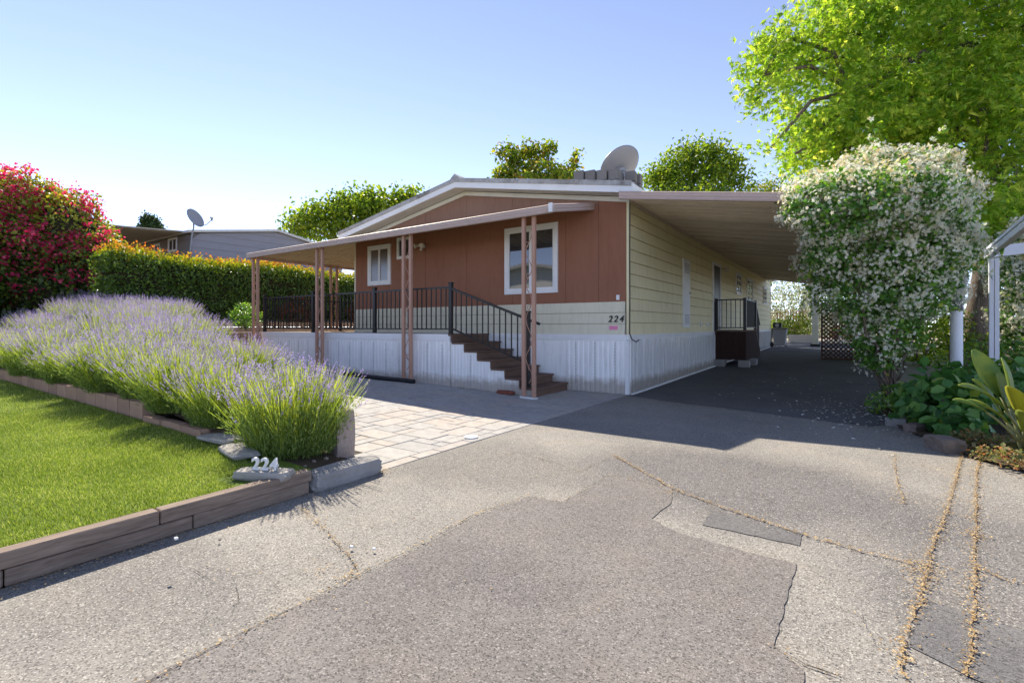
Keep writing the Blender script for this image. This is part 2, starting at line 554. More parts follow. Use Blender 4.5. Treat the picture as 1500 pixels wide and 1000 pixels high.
BLADE = (np.array([(-.07, 0, 0), (.07, 0, 0), (0, 1, .12)], float), [(0, 1, 2)])
CHIP = (np.array([(-.5, -.3, 0), (.4, -.4, .1), (.5, .35, 0), (-.3, .4, .12)], float), [(0, 1, 2), (0, 2, 3)])


def unit(a): return a / np.maximum(np.linalg.norm(a, axis=1, keepdims=True), 1e-9)


def mesh_np(name, V, F, rnd, mat):
    me = bpy.data.meshes.new(name)
    V = np.ascontiguousarray(V, np.float32)
    F = np.ascontiguousarray(F, np.int32)
    me.vertices.add(len(V))
    me.vertices.foreach_set('co', V.ravel())
    me.loops.add(F.size)
    me.loops.foreach_set('vertex_index', F.ravel())
    me.polygons.add(len(F))
    me.polygons.foreach_set('loop_start', np.arange(0, F.size, F.shape[1], dtype=np.int32))
    a = me.attributes.new('rnd', 'FLOAT', 'POINT')
    a.data.foreach_set('value', np.ascontiguousarray(rnd, np.float32))
    me.update(calc_edges=True)
    me.materials.append(mat)
    return me


def cards(P, T, N, size, tmpl, rnd=None, width=None):
    """one small blade per point: T is its length direction, N roughly its facing"""
    tv, tf = tmpl
    n = len(P)
    T = unit(T)
    B = unit(np.cross(T, N))
    N = np.cross(B, T)
    size = np.broadcast_to(np.asarray(size, float), (n,))
    wd = size if width is None else np.broadcast_to(np.asarray(width, float), (n,))
    V = P[:, None, :] + (tv[None, :, 0, None] * wd[:, None, None] * B[:, None, :] + tv[None, :, 1, None] * size[:, None, None] * T[:, None, :] + tv[None, :, 2, None] * size[:, None, None] * N[:, None, :])
    F = np.array(tf)[None] + (np.arange(n) * len(tv))[:, None, None]
    if rnd is None: rnd = RNG.random(n)
    return V.reshape(-1, 3), F.reshape(-1, 3), np.repeat(rnd, len(tv))


def rdir(n): return unit(RNG.normal(size=(n, 3)))


def leafobj(name, P, mat, size, tmpl=DIAM, T=None, N=None, rnd=None, parent=None, jitter=.25):
    n = len(P)
    P = np.asarray(P, float)
    if N is None: N = unit(rdir(n) + np.array((0, 0, .9)))
    if T is None: T = rdir(n) + np.array((0, 0, -.35))
    s = size * (1 + jitter * RNG.normal(size=n)).clip(.5, 1.6)
    if parent: P = P - np.array(wloc(parent))
    V, F, r = cards(P, T, N, s, tmpl, rnd)
    return link(name, mesh_np(name, V, F, r, mat), parent)


def lobe_points(lobes, n, shell=.6, flat=None):
    """points in a set of ellipsoids (cx,cy,cz,rx,ry,rz[,weight]), denser towards their outsides"""
    w = np.array([(l[6] if len(l) > 6 else 1) * (l[3] * l[4] * l[5]) ** .67 for l in lobes])
    idx = RNG.choice(len(lobes), n, p=w / w.sum())
    L = np.array([l[:6] for l in lobes])[idx]
    d = rdir(n)
    r = shell + (1 - shell) * RNG.random(n) ** .6
    r = np.where(RNG.random(n) < .12, r * RNG.random(n), r)
    bump = 1 + .13 * np.sin(d[:, 0] * 7 + idx) * np.sin(d[:, 1] * 6 + 2 * idx) + .1 * np.sin(d[:, 2] * 9 + idx)
    return L[:, :3] + d * L[:, 3:] * (r * bump)[:, None], d


def clumped(C, per, spread):
    P = np.repeat(C, per, 0)
    return P + RNG.normal(size=P.shape) * spread


def limb(mb, a, b, r0, r1, sag=0, n=6, segs=5, wob=.06):
    a, b = Vector(a), Vector(b)
    L = (b - a).length
    pts, rs = [], []
    for i in range(segs + 1):
        t = i / segs
        p = a.lerp(b, t) + Vector((0, 0, sag * L * math.sin(math.pi * t)))
        if 0 < i < segs: p += Vector((random.uniform(-1, 1), random.uniform(-1, 1), random.uniform(-1, 1))) * wob * L
        pts.append(p)
        rs.append(r0 + (r1 - r0) * t)
    mb.tube(pts, rs, n)
    return pts


def tree(name, base, top, r, lobes, nclump, per, spread, leaf, size, label, cat='tree', group=None, tmpl=DIAM, twigs=60, limbs=True, shell=.55, extra=None):
    root = empty(name, base, label, cat, group)
    mb = MB()
    base, top = Vector(base), Vector(top)
    pts = limb(mb, base - Vector((0, 0, .1)), top, r, r * .55, 0, 10, 7, .012)
    fork = top
    for l in lobes:
        c = Vector(l[:3])
        t = random.uniform(.55, 1)
        limb(mb, base.lerp(top, t), c, r * .42, r * .12, .08, 6, 5, .05)
    C, d = lobe_points(lobes, nclump, shell)
    if twigs:
        for i in range(0, nclump, max(1, nclump // twigs)):
            p = Vector(C[i])
            l = min(lobes, key=lambda q: (Vector(q[:3]) - p).length)
            limb(mb, Vector(l[:3]), p, r * .1, r * .025, .05, 4, 3, .05)
    mb.build('trunk', M_BARK, root, smooth=True)
    P = clumped(C, per, spread)
    leafobj('crown', P, leaf, size, tmpl, parent=root)
    return root


def lob(px, py, D, w, h, d=None):
    p = at(px, py, D=D)
    k = D / 719
    return (p.x, p.y, p.z, w * k * .5, (d or w) * k * .5, h * k * .5)


# ------------------------------------------------------------------ the ground
mb = MB()
n = 24
mb.add([(x, y, -.06) for y in (-900, 900) for x in (-900, 900)], [(0, 1, 3, 2)])
tag(mb.build('ground', M_GROUND), kind='structure')


def sheet(name, xs, ys, zf, mat, keep=None):
    m = MB()
    v = [(x, y, zf(x, y)) for y in ys for x in xs]
    nx = len(xs)
    f = [(j * nx + i, j * nx + i + 1, (j + 1) * nx + i + 1, (j + 1) * nx + i) for j in range(len(ys) - 1) for i in range(nx - 1)
         if keep is None or keep((xs[i] + xs[i + 1]) / 2, (ys[j] + ys[j + 1]) / 2)]
    m.add(v, f)
    return m.build(name, mat, smooth=True)


tag(sheet('road', [0.0, 3, 6, 16], [-45, -20, -10, -5, -2, 0, 1, 4, 8, 14, 20, 26, 34], lambda x, y: gz(y), M_ASPH, lambda x, y: x < 6 or y < 0), kind='structure')


def ragged(poly, step=.06, amp=.018, seed=1):
    r = random.Random(seed)
    out = []
    for i, p in enumerate(poly):
        q = poly[(i + 1) % len(poly)]
        a, b = Vector(p[:2]), Vector(q[:2])
        k = max(1, int((b - a).length / step))
        for j in range(k):
            c = a.lerp(b, j / k)
            out.append((c.x + r.uniform(-amp, amp), c.y + r.uniform(-amp, amp)))
    return out


def flat(name, poly, mat, z, label=None, zf=None, parent=None):
    m = MB()
    m.add([(p[0], p[1], z + (zf(p[1]) if zf else 0)) for p in poly], [tuple(range(len(poly)))])
    o = m.build(name, mat, parent)
    me = o.data
    bm = bmesh.new(); bm.from_mesh(me)
    bmesh.ops.triangulate(bm, faces=bm.faces[:])
    for f in bm.faces:
        if f.normal.z < 0: f.normal_flip()
    bm.to_mesh(me); bm.free()
    return tag(o, kind='structure')


def gp(*pp): return [at(px, py, z=0)[:2] for px, py in pp]


P1 = gp((600, 811), (690, 760), (774, 727), (822, 736), (894, 698), (984, 715), (984, 736), (954, 760), (993, 781), (1104, 811), (1167, 826), (1158, 856), (1134, 946), (1180, 985)) + [(3.0, -7.4), (2.9, -9.5), (1.3, -9.5), (1.22, -7.6)]
flat('asphalt_patch', ragged(P1, .05, .005, 3), M_PATCH, .004)
flat('asphalt_patch', ragged(gp((1044, 748), (1110, 765), (1176, 781), (1170, 799), (1029, 769)), .05, .006, 4), M_DARKP, .004)
flat('asphalt_patch', ragged(gp((1359, 880), (1428, 903), (1500, 925), (1560, 960), (1540, 1040), (1422, 994), (1332, 946)), .05, .006, 5), M_DARKP, .004)
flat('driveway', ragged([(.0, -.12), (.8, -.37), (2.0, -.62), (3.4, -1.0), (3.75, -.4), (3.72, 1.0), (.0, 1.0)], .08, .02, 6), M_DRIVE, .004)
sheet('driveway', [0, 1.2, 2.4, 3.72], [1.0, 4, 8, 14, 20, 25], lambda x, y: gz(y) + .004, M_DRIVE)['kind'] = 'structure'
flat('gravel_yard', [(-8, 24.5), (6, 24.5), (6, 40), (-8, 40)], paint('pale_gravel', (.5, .46, .4), .95, .1, .3, 30, bump=.8, bscale=40), .03, zf=gz)


M_DRYGRIT = paint('dry_grass_grit', (.34, .25, .15), .95, .1, .35, 40, bump=.6, bscale=80)


def crack(pp, w=.012, seed=1):
    pts = [Vector(q) for q in gp(*pp)]
    r = random.Random(seed)
    L, Rr = [], []
    fine = []
    for a, b in zip(pts, pts[1:]):
        k = max(2, int((b - a).length / .05))
        fine += [a.lerp(b, j / k) + Vector((r.uniform(-.008, .008), r.uniform(-.008, .008))) for j in range(k)]
    for i, p in enumerate(fine):
        d = (fine[min(i + 1, len(fine) - 1)] - fine[max(0, i - 1)]).normalized()
        q = Vector((-d.y, d.x)) * w * .4 * r.uniform(.1, 1)
        L.append((p + q)[:]); Rr.append((p - q)[:])
    m = MB()
    for i in range(len(L) - 1):
        m.add([(*L[i], .0075), (*L[i + 1], .0075), (*Rr[i + 1], .0075), (*Rr[i], .0075)], [(0, 1, 2, 3)])
    tag(m.build('asphalt_crack', M_DRYGRIT if seed < 5 else M_CRACK), kind='structure')
    return fine


C_LIT = []
for i, (pp, w, dens) in enumerate((
        (((900, 668), (984, 716), (1060, 745), (1180, 785), (1260, 808), (1350, 830)), .011, 95),
        (((1410, 664), (1390, 740), (1370, 790), (1358, 830), (1350, 880), (1330, 920), (1318, 1000)), .010, 130),
        (((1435, 670), (1430, 700), (1428, 770), (1430, 830), (1425, 900), (1418, 1000)), .012, 130),
        (((1430, 830), (1460, 845), (1520, 864)), .009, 90),
        (((1310, 665), (1312, 700), (1325, 740)), .006, 50),
        (((440, 745), (480, 780), (520, 830), (505, 850)), .006, 60),
        (((210, 1004), (360, 925), (510, 850), (600, 806), (690, 757), (774, 726)), .006, 30),
        (((1134, 946), (1180, 975), (1260, 1003)), .012, 10),
        (((280, 835), (310, 850), (330, 868)), .005, 6),
        (((774, 726), (822, 736), (894, 697), (984, 714)), .004, 14),
        (((640, 690), (760, 662), (850, 690), (900, 668)), .003, 12),
        (((1110, 725), (1128, 735), (1125, 760)), .003, 5),
        (((300, 830), (345, 842), (380, 838), (420, 872)), .003, 4),
        (((345, 842), (352, 880), (330, 910)), .0025, 3),
        (((520, 768), (560, 772), (600, 758), (662, 790)), .003, 5),
        (((1200, 880), (1235, 892), (1262, 905), (1290, 960)), .003, 4),
        (((1050, 690), (1100, 697), (1150, 694), (1240, 690)), .0025, 6),
        (((700, 690), (760, 702), (800, 698), (860, 690)), .0025, 5),
        (((640, 860), (700, 850), (742, 880), (790, 872)), .0022, 2),
        (((880, 900), (930, 880), (960, 905), (1010, 900)), .002, 2))):
    fine = crack(pp, w, i)
    L = sum((b - a).length for a, b in zip(fine, fine[1:]))
    k = int(L * dens * 5.5)
    for _ in range(k):
        p = random.choice(fine)
        s = random.choice((.005, .009, .016, .04))
        C_LIT.append((p.x + random.gauss(0, s), p.y + random.gauss(0, s), .012))
# spots of debris gathered where cracks meet, along the kerb and by the bed
for px, py, k, s in ((1358, 832, 140, .06), (1350, 850, 60, .05), (985, 722, 40, .05), (1428, 785, 50, .03), (470, 835, 25, .04), (510, 845, 30, .03), (1320, 735, 30, .05), (1400, 690, 60, .12), (1330, 640, 220, .22), (560, 692, 90, .05)):
    c = at(px, py, z=0)
    for _ in range(int(k * 1.8)): C_LIT.append((c.x + random.gauss(0, s), c.y + random.gauss(0, s), .012))
for _ in range(420):
    C_LIT.append((abs(random.gauss(.015, .05)) + .012, random.uniform(-7.9, -6.1), .012))
for _ in range(150):
    y = random.uniform(-6, 0); C_LIT.append((random.uniform(.2, 4.2), random.uniform(-7.5, -.5), .012))
for _ in range(700):
    t = random.random(); C_LIT.append((3.66 + t * .7 + random.gauss(0, .12), -.5 - 2.1 * t + random.gauss(0, .12), .012))
P = np.array(C_LIT)
tag(leafobj('leaf_litter', P, L_LITTER, .0058, CHIP, T=rdir(len(P)) * (1, 1, .15), N=unit(rdir(len(P)) * .4 + (0, 0, 1)), jitter=.8), 'dry tan leaf bits gathered along the cracks and kerb', 'leaf litter', kind='stuff')
P = np.array([(random.gauss(3.35, .45), random.gauss(-.2, .75), .011) for _ in range(330)] + [(random.uniform(1.2, 3.6), random.uniform(0, 8), gz(4) + .012) for _ in range(110)])
tag(leafobj('fallen_petals', P, L_PETAL, .026, CHIP, T=rdir(len(P)) * (1, 1, .1), N=unit(rdir(len(P)) * .3 + (0, 0, 1)), jitter=.4), 'white fallen petals scattered on the dark driveway', 'petals', kind='stuff')

# left terrain: raised yard behind the deck
def hill(x, y):
    t = min(1, max(0, (-x - 12.3) / 1.5))
    return 1.2 + .5 * t + .02 * max(0, -x - 14)


tag(sheet('hillside', [-60, -40, -26, -18, -15, -13.8, -12.3], [-3.6, -1.5, 0, 4, 10, 20, 40], hill, M_GROUND), kind='structure')

# patio base and pavers
def bedline(x):                       # far edge of the lavender bed
    if x > -.6: return -5.5
    pts = [(-.6, -5.3), (-3, -4.5), (-5, -3.3), (-7, -2.5), (-9.6, -2.0), (-12.3, -1.6)]
    for (a, b), (c, d) in zip(pts, pts[1:]):
        if x >= c: return b + (d - b) * (x - a) / (c - a)
    return -1.6


tag(sheet('patio_bed', [-12.3 + .3 * i for i in range(42)], [-5.55 + .25 * j for j in range(24)], lambda x, y: pz(x) - .012, M_JOINT, lambda x, y: y > bedline(x) - .3 and x < 0), kind='structure')
patio = empty('paver_patio', (-.5, -4.5, 0), 'pale grey and tan paver patio between the drive and the deck', 'patio')
PM = {}


def paver_mesh(w, d):
    if (w, d) not in PM:
        m = MB().box(-w / 2 + .004, w / 2 - .004, -d / 2 + .004, d / 2 - .004, -.05, .0)
        o = m.build('paver', M_PAVER, bevel=.005)
        PM[(w, d)] = o.data
        bpy.data.objects.remove(o)
    return PM[(w, d)]


pav = []
cells = set()
U = .15
NX, NY = 82, 38
occ = np.zeros((NX, NY), bool)
rp = random.Random(5)
for j in range(NY):
    for i in range(NX):
        if occ[i, j]: continue
        opts = [(2, 2), (2, 1), (1, 2), (3, 2), (2, 3), (1, 1)]
        wts = [5, 3, 3, 4, 2, 1]
        if i == 0: opts, wts = [(1, 2), (1, 3)], [1, 1]
        for _ in range(8):
            a, b = rp.choices(opts, wts)[0]
            if i + a <= NX and j + b <= NY and not occ[i:i + a, j:j + b].any(): break
        else: a, b = 1, 1
        occ[i:i + a, j:j + b] = True
        x, y = -(i + a / 2) * U - .01, -5.5 + (j + b / 2) * U
        if x > -12 and y > bedline(x) - .1 and not (x < -1.35 and y > -1.1 and x > -9.7) and y < .09:
            pav.append((x, y, a * U, b * U))
pav.sort(key=lambda p: (p[0] - CAM[0]) ** 2 + (p[1] - CAM[1]) ** 2 + (1e3 if p[1] > -1.2 and p[0] < -3 else 0))
for k, (x, y, w, d) in enumerate(pav[:298]):
    o = inst('paver', paver_mesh(round(w, 3), round(d, 3)), (x, y, pz(x) + rp.uniform(-.0025, .003)), patio)
    o.rotation_euler = (rp.uniform(-.006, .006), .028 + rp.uniform(-.006, .006) if x < -1 else 0, 0)
m = MB()
for (x, y, w, d) in pav[298:]:
    h = pz(x) + rp.uniform(-.0025, .003)
    m.box(x - w / 2 + .004, x + w / 2 - .004, y - d / 2 + .004, y + d / 2 - .004, h - .05, h)
if m.v: tag(m.build('distant_pavers', M_PAVER, patio), kind='stuff')

# lawn
def lz(x, y): return .135 + .007 * max(0, -x)


tag(sheet('lawn', [-30, -16, -8, -4, -2, -.085], [-14, -10, -8, -7, -6.5, -6.08], lz, M_TURF), kind='structure')


def blades():
    P, H = [], []
    for (x0, x1, y0, y1, n, h) in ((-2.2, -.09, -8.7, -6.1, 95000, .026), (-5, -2.2, -8.4, -6.1, 70000, .027), (-9, -5, -8.2, -6.1, 36000, .03), (-15, -9, -8, -6.1, 20000, .034)):
        p = np.column_stack((RNG.uniform(x0, x1, n), RNG.uniform(y0, y1, n), np.zeros(n)))
        P.append(p); H.append(np.full(n, h))
    P, H = np.concatenate(P), np.concatenate(H)
    keep = ~((P[:, 0] > -.42) & (P[:, 1] > -6.62)) & ~((P[:, 0] > -1.15) & (P[:, 1] > -6.32 + (-P[:, 0] - .5) * .32))
    P, H = P[keep], H[keep]
    P[:, 2] = .135 + .007 * -P[:, 0] - .003
    f = np.sin(P[:, 0] * 5 + np.sin(P[:, 1] * 3) * 2) * .5 + np.sin(P[:, 1] * 9 + P[:, 0] * 2) * .4
    T = np.column_stack((RNG.normal(0, .38, len(P)) + .15 * f, RNG.normal(0, .38, len(P)) - .18, np.ones(len(P))))
    N = unit(rdir(len(P)) * (1, 1, .3))
    r = np.clip(.5 + .1 * f + RNG.normal(0, .33, len(P)), 0, 1)
    V, F, rr = cards(P, T, N, H * RNG.uniform(.7, 1.25, len(P)), BLADE, r, width=H * 1.0)
    tag(link('turf_grass', mesh_np('turf_grass', V, F, rr, L_GRASS)), 'bright green short turf blades covering the lawn', 'grass', kind='stuff')


blades()

# lavender bed terrain
def bz(x, y):
    t = min(1, max(0, (-x - .8) / 2.2))
    u = min(1, max(0, (y + 6.0) / 2.2))
    far = min(1, max(0, (-x - 2.5) / 3))
    return .12 + .2 * t + .46 * u * far + .075 * max(0, -x - 6.5) * u


def bedz(x, y):
    e = min(1, max(0, (bedline(x) - y) / .5))
    return bz(x, y) * e + (pz(x) - .03) * (1 - e)


tag(sheet('planting_bed', [-26, -20, -16] + [-14 + .35 * i for i in range(39)] + [-.12], [-6.04 + .2 * j for j in range(22)], bedz, M_SOIL, lambda x, y: y < bedline(x) + .1), kind='structure')

# ------------------------------------------------------------------ kerb, edging, stones, digits
kerb = empty('timber_kerb', (-.045, -7.5, 0), 'weathered two layer timber kerb edging the lawn along the road', 'kerb')
for z0, z1, cuts in ((.0, .082, (-9.6, -7.72, -6.93, -6.17)), (.085, .162, (-9.6, -8.3, -7.1, -6.15))):
    for k, (a, b) in enumerate(zip(cuts, cuts[1:])):
        e = random.uniform(-.006, .006)
        MB().box(-.085, .002 + e, a + .003, b - .003, z0, z1 + random.uniform(-.003, .003)).build('timber', M_WOODK, kerb, bevel=.006)


def rough(name, c, dims, mat, label, cat, group=None, rz=0, amp=.12, seed=0, parent=None, sub=2, rnd=.12):
    bm = bmesh.new()
    bmesh.ops.create_cube(bm, size=1)
    bmesh.ops.subdivide_edges(bm, edges=bm.edges[:], cuts=sub, use_grid_fill=True)
    r = random.Random(seed)
    R = Matrix.Rotation(rz, 3, 'Z')
    for v in bm.verts:
        p = v.co.copy()
        k = 1 - rnd * max(0, p.length - .62) / .25
        p *= k
        p += Vector((r.uniform(-1, 1), r.uniform(-1, 1), r.uniform(-1, 1))) * amp * .25
        v.co = R @ Vector((p.x * dims[0], p.y * dims[1], p.z * dims[2]))
    me = bpy.data.meshes.new(name)
    bm.to_mesh(me)
    bm.free()
    me.materials.append(mat)
    o = link(name, me, parent, Vector(c) - (wloc(parent) if parent else Vector()))
    if not parent: tag(o, label, cat, group)
    return o


rough('concrete_kerb_block', (-.06, -5.83, .055), (.2, .62, .14), M_CONC, 'rough grey concrete kerb block at the end of the timber kerb', 'kerb block', amp=.09, seed=2, sub=4)
rough('granite_post', (-.66, -5.42, .2), (.17, .2, .48), M_GRAN, 'short speckled granite post standing at the corner of the lavender bed', 'stone post', amp=.08, seed=3, sub=4)
edging = empty('bed_edging_wall', (-3.3, -6.06, .13), 'low tan block wall holding the lavender bed above the lawn', 'wall')
x = -3.28
re_ = random.Random(4)
while x > -14.5:
    w = re_.uniform(.36, .46)
    h = .205 if x > -6 else .19
    rough('block', (x - w / 2, -6.02, lz(x, 0) + h / 2 - .02), (w - .008, .12, h), M_EDGE, None, None, rnd=.04, parent=edging, amp=.05, seed=int(x * -100), sub=2)
    x -= w
low = empty('low_stone_edging', (-2.2, -6.08, .13), 'low reddish stone edging in front of the second lavender', 'edging')
for k, (xa, w) in enumerate(((-2.05, .46), (-2.52, .45), (-2.98, .44))):
    rough('block', (xa, -6.06 + .015 * (k % 2), .16), (w, .11, .13), M_EDGE, None, None, parent=low, amp=.12, seed=k, sub=2)
rough('flagstone', (-1.5, -6.08, .185), (.46, .2, .035), M_SLAB, 'flat grey layered flagstone lying left of the white digits', 'stone', 'flagstones at the lawn corner', .1, .1, 21)
rough('flagstone', (-.95, -6.2, .175), (.5, .2, .04), M_SLAB, 'longer grey flagstone lying just behind the white digits', 'stone', 'flagstones at the lawn corner', -.2, .12, 22)
rough('brick_stone', (-.17, -6.41, .168), (.40, .14, .066), M_SLAB, 'flat grey brown stone under the white number digits', 'stone', None, .49, .1, 23)
for k, (px, py, s) in enumerate(((460, 675, .045), (478, 671, .05), (495, 668, .04), (447, 682, .035), (258, 788, .03), (515, 800, .028), (548, 803, .025), (322, 790, .022))):
    c = at(px, py, z=.15 if k < 4 else (.16 if k in (4,) else .02))
    rough('pebble', c, (s * .6, s * .45, s * .35), M_STONEW if k in (4, 5, 6) else M_ROCK, ('pebble by the near lavender foot, closest to the digits', 'largest pebble beside the concrete kerb block', 'pebble by the lavender foot closest to the granite post', 'tiny pebble touching the flat stone under the digits', 'white stone lying on top of the timber kerb edge', 'white stone on the asphalt below the kerb, nearer the lawn', 'white stone on the asphalt below the kerb, nearer the road', 'grey pebble lying on the asphalt against the timber kerb')[k], 'pebble', 'pebbles by the kerb and bed', amp=.15, seed=k)


def digits(name, text, size, origin, rot, mat, label, depth=.006, shear=0, gap=None, parent=None):
    """lettering as solid digits, one mesh each"""
    root = parent if parent else empty(name, origin, label, 'number')
    base = root
    if parent:
        base = bpy.data.objects.new(name, None)
        COL.objects.link(base)
        base.parent = parent
        base.location = Vector(origin) - wloc(parent)
    base.rotation_euler = rot
    x = 0
    for ch in text:
        c = bpy.data.curves.new('digit', 'FONT')
        c.body = ch
        c.size = size
        c.extrude = depth
        c.shear = shear
        c.offset = size * .022
        o = bpy.data.objects.new('digit', c)
        COL.objects.link(o)
        me = bpy.data.meshes.new_from_object(o.evaluated_get(bpy.context.evaluated_depsgraph_get()))
        bpy.data.objects.remove(o)
        me.materials.append(mat)
        d = link('digit', me, base, (x, 0, 0))
        x += gap or size * .6
    return base


digits('house_number', '224', .115, (-.235, -6.46, .205), (math.radians(90), 0, math.radians(28)), M_STONEW, 'white numerals 224 standing on a stone at the lawn corner', .01, 0, .068)

# ------------------------------------------------------------------ lavender
def lavender_meshes(seed, n, H, spread, share, br):
    global RNG
    RNG = np.random.default_rng(seed)
    az = RNG.uniform(0, 2 * math.pi, n)
    k = np.sqrt(RNG.random(n))
    tilt = k * spread
    L = H * RNG.uniform(.72, 1.08, n) * (1 - .2 * k * k)
    base = np.column_stack((np.cos(az) * k * br, np.sin(az) * k * br, np.zeros(n)))
    d0 = np.column_stack((np.cos(az) * np.sin(tilt), np.sin(az) * np.sin(tilt), np.cos(tilt)))
    d0 = unit(d0 + RNG.normal(0, .16, (n, 3)))
    bend = np.column_stack((np.cos(az), np.sin(az), np.zeros(n))) * (RNG.uniform(-.06, .16, n) * L)[:, None]
    sp = L * RNG.uniform(.08, .15, n)                # flower spike length
    def pt(t): return base + d0 * (L * t)[:, None] + bend * (t * t)[:, None]
    ts = [np.zeros(n), np.full(n, .5), np.ones(n)]
    pts = [pt(t) for t in ts]
    side = unit(np.cross(d0, rdir(n)))
    w = .0018
    V = np.concatenate([np.stack((p - side * w, p + side * w), 1) for p in pts], 1)   # n,6,3
    F = np.array([(0, 1, 3), (0, 3, 2), (2, 3, 5), (2, 5, 4)])[None] + (np.arange(n) * 6)[:, None, None]
    stems = mesh_np('stems', V.reshape(-1, 3), F.reshape(-1, 3), np.repeat(RNG.random(n), 6), L_LAVS)
    # florets: whorls up the spike
    m = 12
    t = np.linspace(0, 1, m)[None].repeat(n, 0) + RNG.normal(0, .05, (n, m))
    tt = 1 + (t - .6) * (sp / L)[:, None]
    Pf = (base[:, None] + d0[:, None] * (L[:, None] * tt)[..., None] + bend[:, None] * (tt * tt)[..., None]).reshape(-1, 3)
    out = rdir(len(Pf))
    up = np.repeat(d0, m, 0)
    V, F, r = cards(Pf, unit(out * .9 + up * .75), rdir(len(Pf)), .0155 * RNG.uniform(.7, 1.25, len(Pf)), DIAM, width=.0145)
    r = np.repeat(np.clip(np.repeat(RNG.random(n), m) * .6 + RNG.random(len(Pf)) * .4, 0, 1), 4)
    kf = np.repeat(np.repeat(RNG.random(n) < share, m), 4)
    kq = np.repeat(kf[::4], 2)
    F = F[kq]
    fl = mesh_np('flower_spikes', V, F, r, L_LAVF)
    # foliage: narrow grey green leaves on the lower shoots
    q = n * 8
    i = RNG.integers(0, n, q)
    tl = RNG.random(q) ** 1.2 * .72
    Pl = base[i] * 1.2 + d0[i] * (L[i] * tl)[:, None] + bend[i] * (tl * tl)[:, None] + RNG.normal(0, .012, (q, 3))
    V, F, r = cards(Pl, unit(d0[i] + rdir(q) * .75 + (0, 0, .15)), rdir(q), .055 * RNG.uniform(.7, 1.3, q), DIAM, width=.016)
    lv = mesh_np('foliage', V, F, r, L_LAVL)
    RNG = np.random.default_rng(seed + 100)
    return lv, stems, fl


LAV = [lavender_meshes(*q) for q in ((1, 1300, .80, .36, .5, .30), (2, 1050, .76, .46, .5, .26), (3, 1000, .80, .46, .68, .3), (4, 1000, .76, .52, .66, .28))]
LR = random.Random(3)
lav_spots = []
for row, (y0, x0, x1, step, h) in enumerate(((-5.82, -.76, -14.5, .92, 1.0), (-4.95, -3.5, -14.5, .95, 1.0), (-4.2, -6.4, -14, .95, 1.05), (-3.4, -9.6, -16, 1.0, 1.1), (-2.6, -11.6, -16, 1.0, 1.1))):
    x = x0
    while x > x1:
        lav_spots.append((x + LR.uniform(-.08, .08), y0 + LR.uniform(-.1, .1), h * LR.uniform(.84, 1.1), row))
        x -= (1.28 if x == x0 and row == 0 else step * LR.uniform(.9, 1.1))
LG = 'lavender bushes in the raised bed'
ORD = ('first second third fourth fifth sixth seventh eighth ninth tenth eleventh twelfth thirteenth fourteenth fifteenth sixteenth seventeenth '
       'eighteenth nineteenth twentieth twenty-first twenty-second twenty-third twenty-fourth twenty-fifth').split()
ROWN = ('front row along the lawn edging', 'second row of the bed', 'third row of the bed', 'fourth row of the bed', 'rearmost row of the bed')
cnt = {}
for k, (x, y, h, row) in enumerate(lav_spots):
    cnt[row] = cnt.get(row, -1) + 1
    if row == 0:
        lab = ('bright near lavender bush in full flower behind the white 224 numerals' if k == 0 else
               ORD[cnt[0]] + ' lavender bush from the numerals in the ' + ROWN[0])
    else:
        lab = ORD[cnt[row]] + ' lavender bush from the patio end in the ' + ROWN[row]
    if k == 1: lab = 'second lavender bush from the road, above the low stone edging'
    r = empty('lavender_bush', (x, y, bedz(x, y) - .02), lab, 'lavender', LG)
    r.rotation_euler.z = LR.uniform(0, 6.28)
    s = h * (1.0 if k else .98)
    r.scale = (s, s, s * (1.08 if k == 0 else 1))
    for nm, me in zip(('foliage', 'stems', 'flower_spikes'), LAV[0 if k == 0 else 1 if row == 0 else 2 + k % 2]):
        link(nm, me, r)

# ------------------------------------------------------------------ the mobile home
WX, WL = -7.44, 19.0
RIDGE = -3.69


def rake(x, z_eave=3.44, rise=.66):
    return z_eave + rise * (1 - abs(x - RIDGE) / 3.75)


home = empty('mobile_home', (-3.7, 9.5, 0), 'brown and cream single storey mobile home with yellow lap siding along the drive', 'house')
MB().prism([(WX + .03, 0), (-.03, 0), (-.03, 3.40), (RIDGE, 4.02), (WX + .03, 3.40)], 'y', .03, WL).build('wall', M_GREYD, home)
ed = [WX, -6.12, -4.9, -3.67, -2.45, -1.23, -.55, -.021]
for a, b in zip(ed, ed[1:]):
    t1 = [(b - .003, rake(b, 3.40)), (a + .003, rake(a, 3.40))]
    if a < RIDGE < b: t1.insert(1, (RIDGE, rake(RIDGE, 3.40)))
    if b < -.5:                       # the part above the awning gets a tanner, greyer brown
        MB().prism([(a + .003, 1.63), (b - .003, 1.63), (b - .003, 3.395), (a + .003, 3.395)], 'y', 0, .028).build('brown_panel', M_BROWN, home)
        MB().prism([(a + .003, 3.4), (b - .003, 3.4)] + [(p[0], max(p[1], 3.41)) for p in t1], 'y', .001, .028).build('gable_panel', M_TANBROWN, home)['label'] = 'tan brown panel above the awning'
    else:
        MB().prism([(a + .003, 1.63), (b - .003, 1.63)] + t1, 'y', 0, .028).build('brown_panel', M_BROWN, home)
z = 1.055
for k in range(3):
    MB().prism([(.03, z), (-.02, z), (-.002, z + .191), (.03, z + .191)], 'x', WX, -.05).build('siding_board', M_CREAM, home)
    z += .197
z = 1.055
for k in range(11):
    h = .2165
    MB().prism([(-.03, z), (.024, z), (.002, z + h - .007), (-.03, z + h - .007)], 'y', .05, WL).build('siding_board', M_YELLOW, home)
    z += h
z = 1.055
